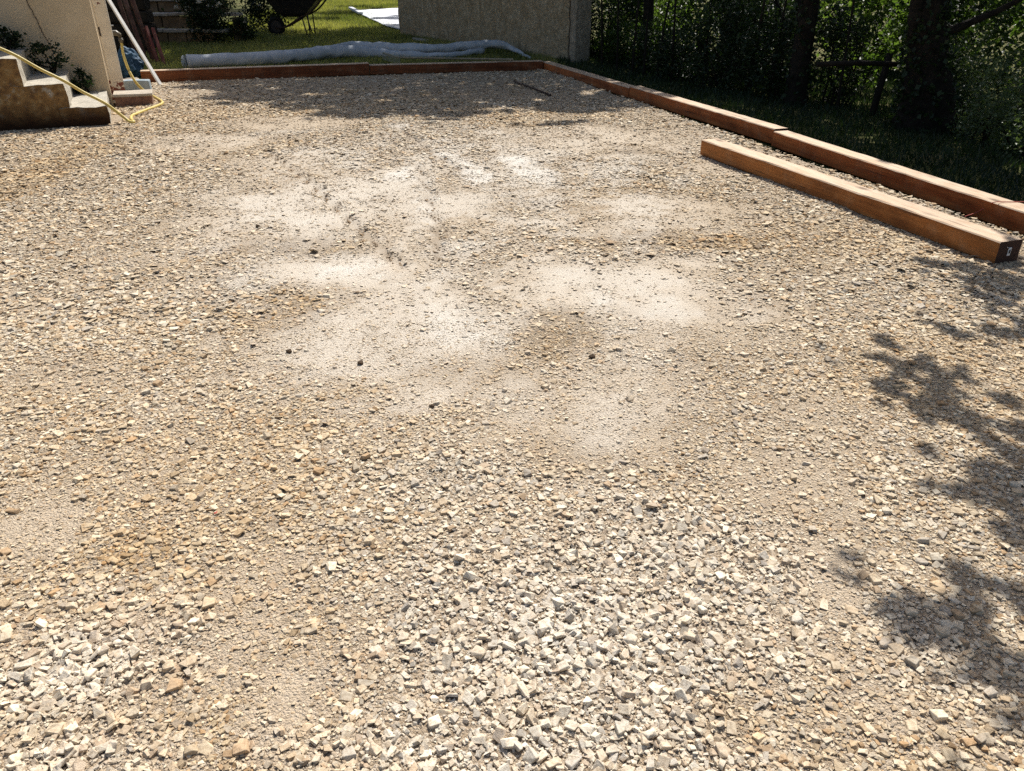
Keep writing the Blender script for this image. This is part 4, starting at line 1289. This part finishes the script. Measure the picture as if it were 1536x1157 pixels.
tF, oF = tree('tree on the near bank reaching low boughs over the right side of the gravel', (5.6, 5.2), [(5.6, 5.2, -.6), (5.55, 5.2, 1.0), (5.3, 5.3, 2.6), (4.9, 5.5, 4.2)], [.2, .16, .12, .05], seed=305,
              limbs=[([(5.5, 5.2, 1.7), (4.4, 5.4, 2.4), (3.6, 5.6, 2.9), (3.0, 5.8, 3.2)], .05), ([(5.4, 5.2, 2.2), (4.2, 4.8, 2.8), (3.3, 4.6, 3.0), (2.7, 4.3, 3.1)], .045), ([(5.4, 5.2, 2.4), (4.3, 6.0, 3.0), (4.0, 6.8, 3.3)], .04)])
canopy(tF, oF, want_spots, (.6, 3.4, .6, 4.6), (2.7, 3.6), 150000, .065, M_LEAF_D, 405, clump=.07)

# ------------------------------------------------------------------ hedge and shrubs of the bank
row = []
def bk(px, py, z=-.2): return G(px, py, z)[:2]
near = [(895, 104, 1.5, .55, M_LEAF_D, 'dark broadleaf shrub just right of the concrete wall end'), (940, 112, 1.25, .5, M_LEAF, 'leafy shrub second right of the concrete wall, behind the timbers'),
        (985, 121, 1.35, .5, M_LEAF_D, 'dark shrub behind the joint of the far right timbers'), (1030, 132, 1.2, .5, M_LEAF_D, 'low dark shrub behind the sun edge on the right timbers'),
        (1075, 143, 1.2, .5, M_LEAF_D, 'dark shrub before the tall hedge tree'), (1118, 150, 1.15, .45, M_LEAF_D, 'dark shrub midway between hedge tree and slender trunk'),
        (1160, 158, 1.05, .45, M_LEAF_D, 'dark shrub just left of the slender straight trunk'), (1245, 165, 1.15, .42, M_LEAF_D, 'dark shrub between slender straight trunk and broken fence'),
        (1425, 195, .95, .3, M_LEAF_G, 'greyish shrub just right of the forked ivy trunk'), (1470, 222, .85, .34, M_LEAF_G, 'rounded grey green shrub right of the forked ivy trunk'),
        (1520, 240, .8, .36, M_LEAF_G, 'grey green shrub at the right end of the bank'), (1568, 262, .9, .4, M_LEAF_G, 'grey green shrub at the far right beyond the timber end')]
for i, (px, py, h, r_, m, lab) in enumerate(near):
    bush(lab, bk(px, py), r_, r_ * .8, h * (.62 if i < 4 else 1), int(2600 * r_ / .5), .06 if m is not M_LEAF_G else .042, m, 500 + i, 'shrubs along the bank')
mids = [('tall dark hedge shrub behind the concrete wall end', 1.75, 15.6, M_LEAF_D), ('tall leafy hedge shrub second from the concrete wall', 2.7, 15.9, M_LEAF_L), ('tall dark hedge shrub left of the hedge tree', 3.3, 14.5, M_LEAF_D),
        ('tall dark shrub between hedge tree and leaning trunk', 4.0, 13.3, M_LEAF_D), ('thin light green shrub seen left of the forked ivy trunk', 5.55, 13.2, M_LEAF_L), ('tall dark shrub behind the forked ivy trunk', 6.3, 11.9, M_LEAF_D),
        ('tall leafy shrub right of the forked ivy trunk', 6.6, 10.6, M_LEAF), ('tall leafy shrub at the far right of the hedge', 7.9, 10.9, M_LEAF)]
for i, (lab, x, y, m) in enumerate(mids):
    bush(lab, (x, y), .62, .5, 1.9, 1700 if m is M_LEAF_L else 2600, .10 if m is not M_LEAF_D else .08, m, 540 + i, 'tall hedge shrubs')
for i in range(12):
    f = i / 11
    c = np.array([2.3 + 10.2 * f, 20.0 - 6.6 * f + .8 * math.cos(i * 1.9)])
    bush('%s tree-high bush in the sunny rear rank of the hedge' % ['leftmost', 'second from the left', 'third from the left', 'fourth from the left', 'fifth from the left', 'sixth from the left', 'sixth from the right', 'fifth from the right', 'fourth from the right', 'third from the right', 'second from the right', 'rightmost'][i],
         c, 1.0, .6, 2.6, 2400, .14, [M_LEAF, M_LEAF_L, M_LEAF_L][i % 3], 570 + i, 'rear hedge bushes', 'tall_bush', .2)
# broken rail fence
fp = G(1302, 186, -.25)
fe = thing('broken_fence', 'broken dark wooden fence rail and post left of the forked ivy trunk', 'fence', tuple(fp))
bm = bmesh.new(); add_tube(bm, [(0, 0, -.2), (.06, .03, .35), (.11, .05, .80)], [.045, .04, .04], 8, True, .12); obj('post', bm, M_BARK, fe, True)
ra_, rb_ = back_at(1225, 97, 9.5) - fp, back_at(1352, 97, 9.3) - fp
bm = bmesh.new(); add_tube(bm, [ra_, (ra_ + rb_) / 2 + np.array([0, 0, .015]), rb_], .027, 8, True, .12); obj('rail', bm, M_BARK, fe, True)
# thin sapling stems among the hedge
for i in range(10):
    px = [905, 928, 950, 968, 987, 1010, 1060, 1128, 1160, 1265][i]
    p = bk(px, 118 + (px - 900) * .17)
    bm = bmesh.new(); h = random.uniform(1.4, 2.2); lean = random.uniform(-.2, .2)
    add_tube(bm, catmull([(0, 0, -.2), (lean * .3, .05, h * .4), (lean, .1, h)], 5), list(np.linspace(.022, .01, 11)), 6)
    o = obj('sapling', bm, M_BARK, None, True); o.location = (p[0], p[1] + .25, -.15)
    tag(o, ['first', 'second', 'third', 'fourth', 'fifth', 'sixth', 'seventh', 'eighth', 'ninth', 'tenth'][i] + ' thin sapling stem along the hedge, counted from the concrete wall', 'sapling', 'thin sapling stems in the hedge')

# ------------------------------------------------------------------ grass
def blades(n, xr, yr, ok, h, seed, m, name, label, green=0.5):
    rs = np.random.default_rng(seed)
    x = rs.uniform(*xr, n); y = rs.uniform(*yr, n)
    k = ok(x, y); x, y = x[k], y[k]; n = len(x)
    z = land_z(x, y)
    hh = h * rs.uniform(.5, 1.3, n); a = rs.uniform(0, 6.28, n); w = .006 + .006 * rs.uniform(size=n)
    lx, ly = rs.normal(size=n) * hh * .45, rs.normal(size=n) * hh * .45
    dx, dy = np.cos(a) * w, np.sin(a) * w
    V = np.stack([np.stack([x - dx, y - dy, z - .01], -1), np.stack([x + dx, y + dy, z - .01], -1), np.stack([x + lx, y + ly, z + hh], -1)], 1).reshape(-1, 3)
    F = np.arange(n * 3).reshape(-1, 3)
    lv = np.clip(vnoise(x, y, 1.1, 88, 4) * 1.3 - .15 + rs.uniform(-.2, .2, n) + green - .5, 0, 1)
    return tag(mesh_np(name, V, F, m, None, False, {'lv': ('FLOAT', 'FACE', lv)}), label, 'grass', None, 'stuff')
blades(120000, (-7, 1.2), (13.2, 30), lambda x, y: (yard(x, y)[1] > .2) & (yard(x, y)[0] < .5) & ~((x > -4.4) & (y > 19.5) & (y < 25.3) & (x > -4.5 + (25.3 - y) * .33)), .065, 1, M_GRASS, 'grass', 'mown grass of the lawn behind the timbers and the fleece', .5)
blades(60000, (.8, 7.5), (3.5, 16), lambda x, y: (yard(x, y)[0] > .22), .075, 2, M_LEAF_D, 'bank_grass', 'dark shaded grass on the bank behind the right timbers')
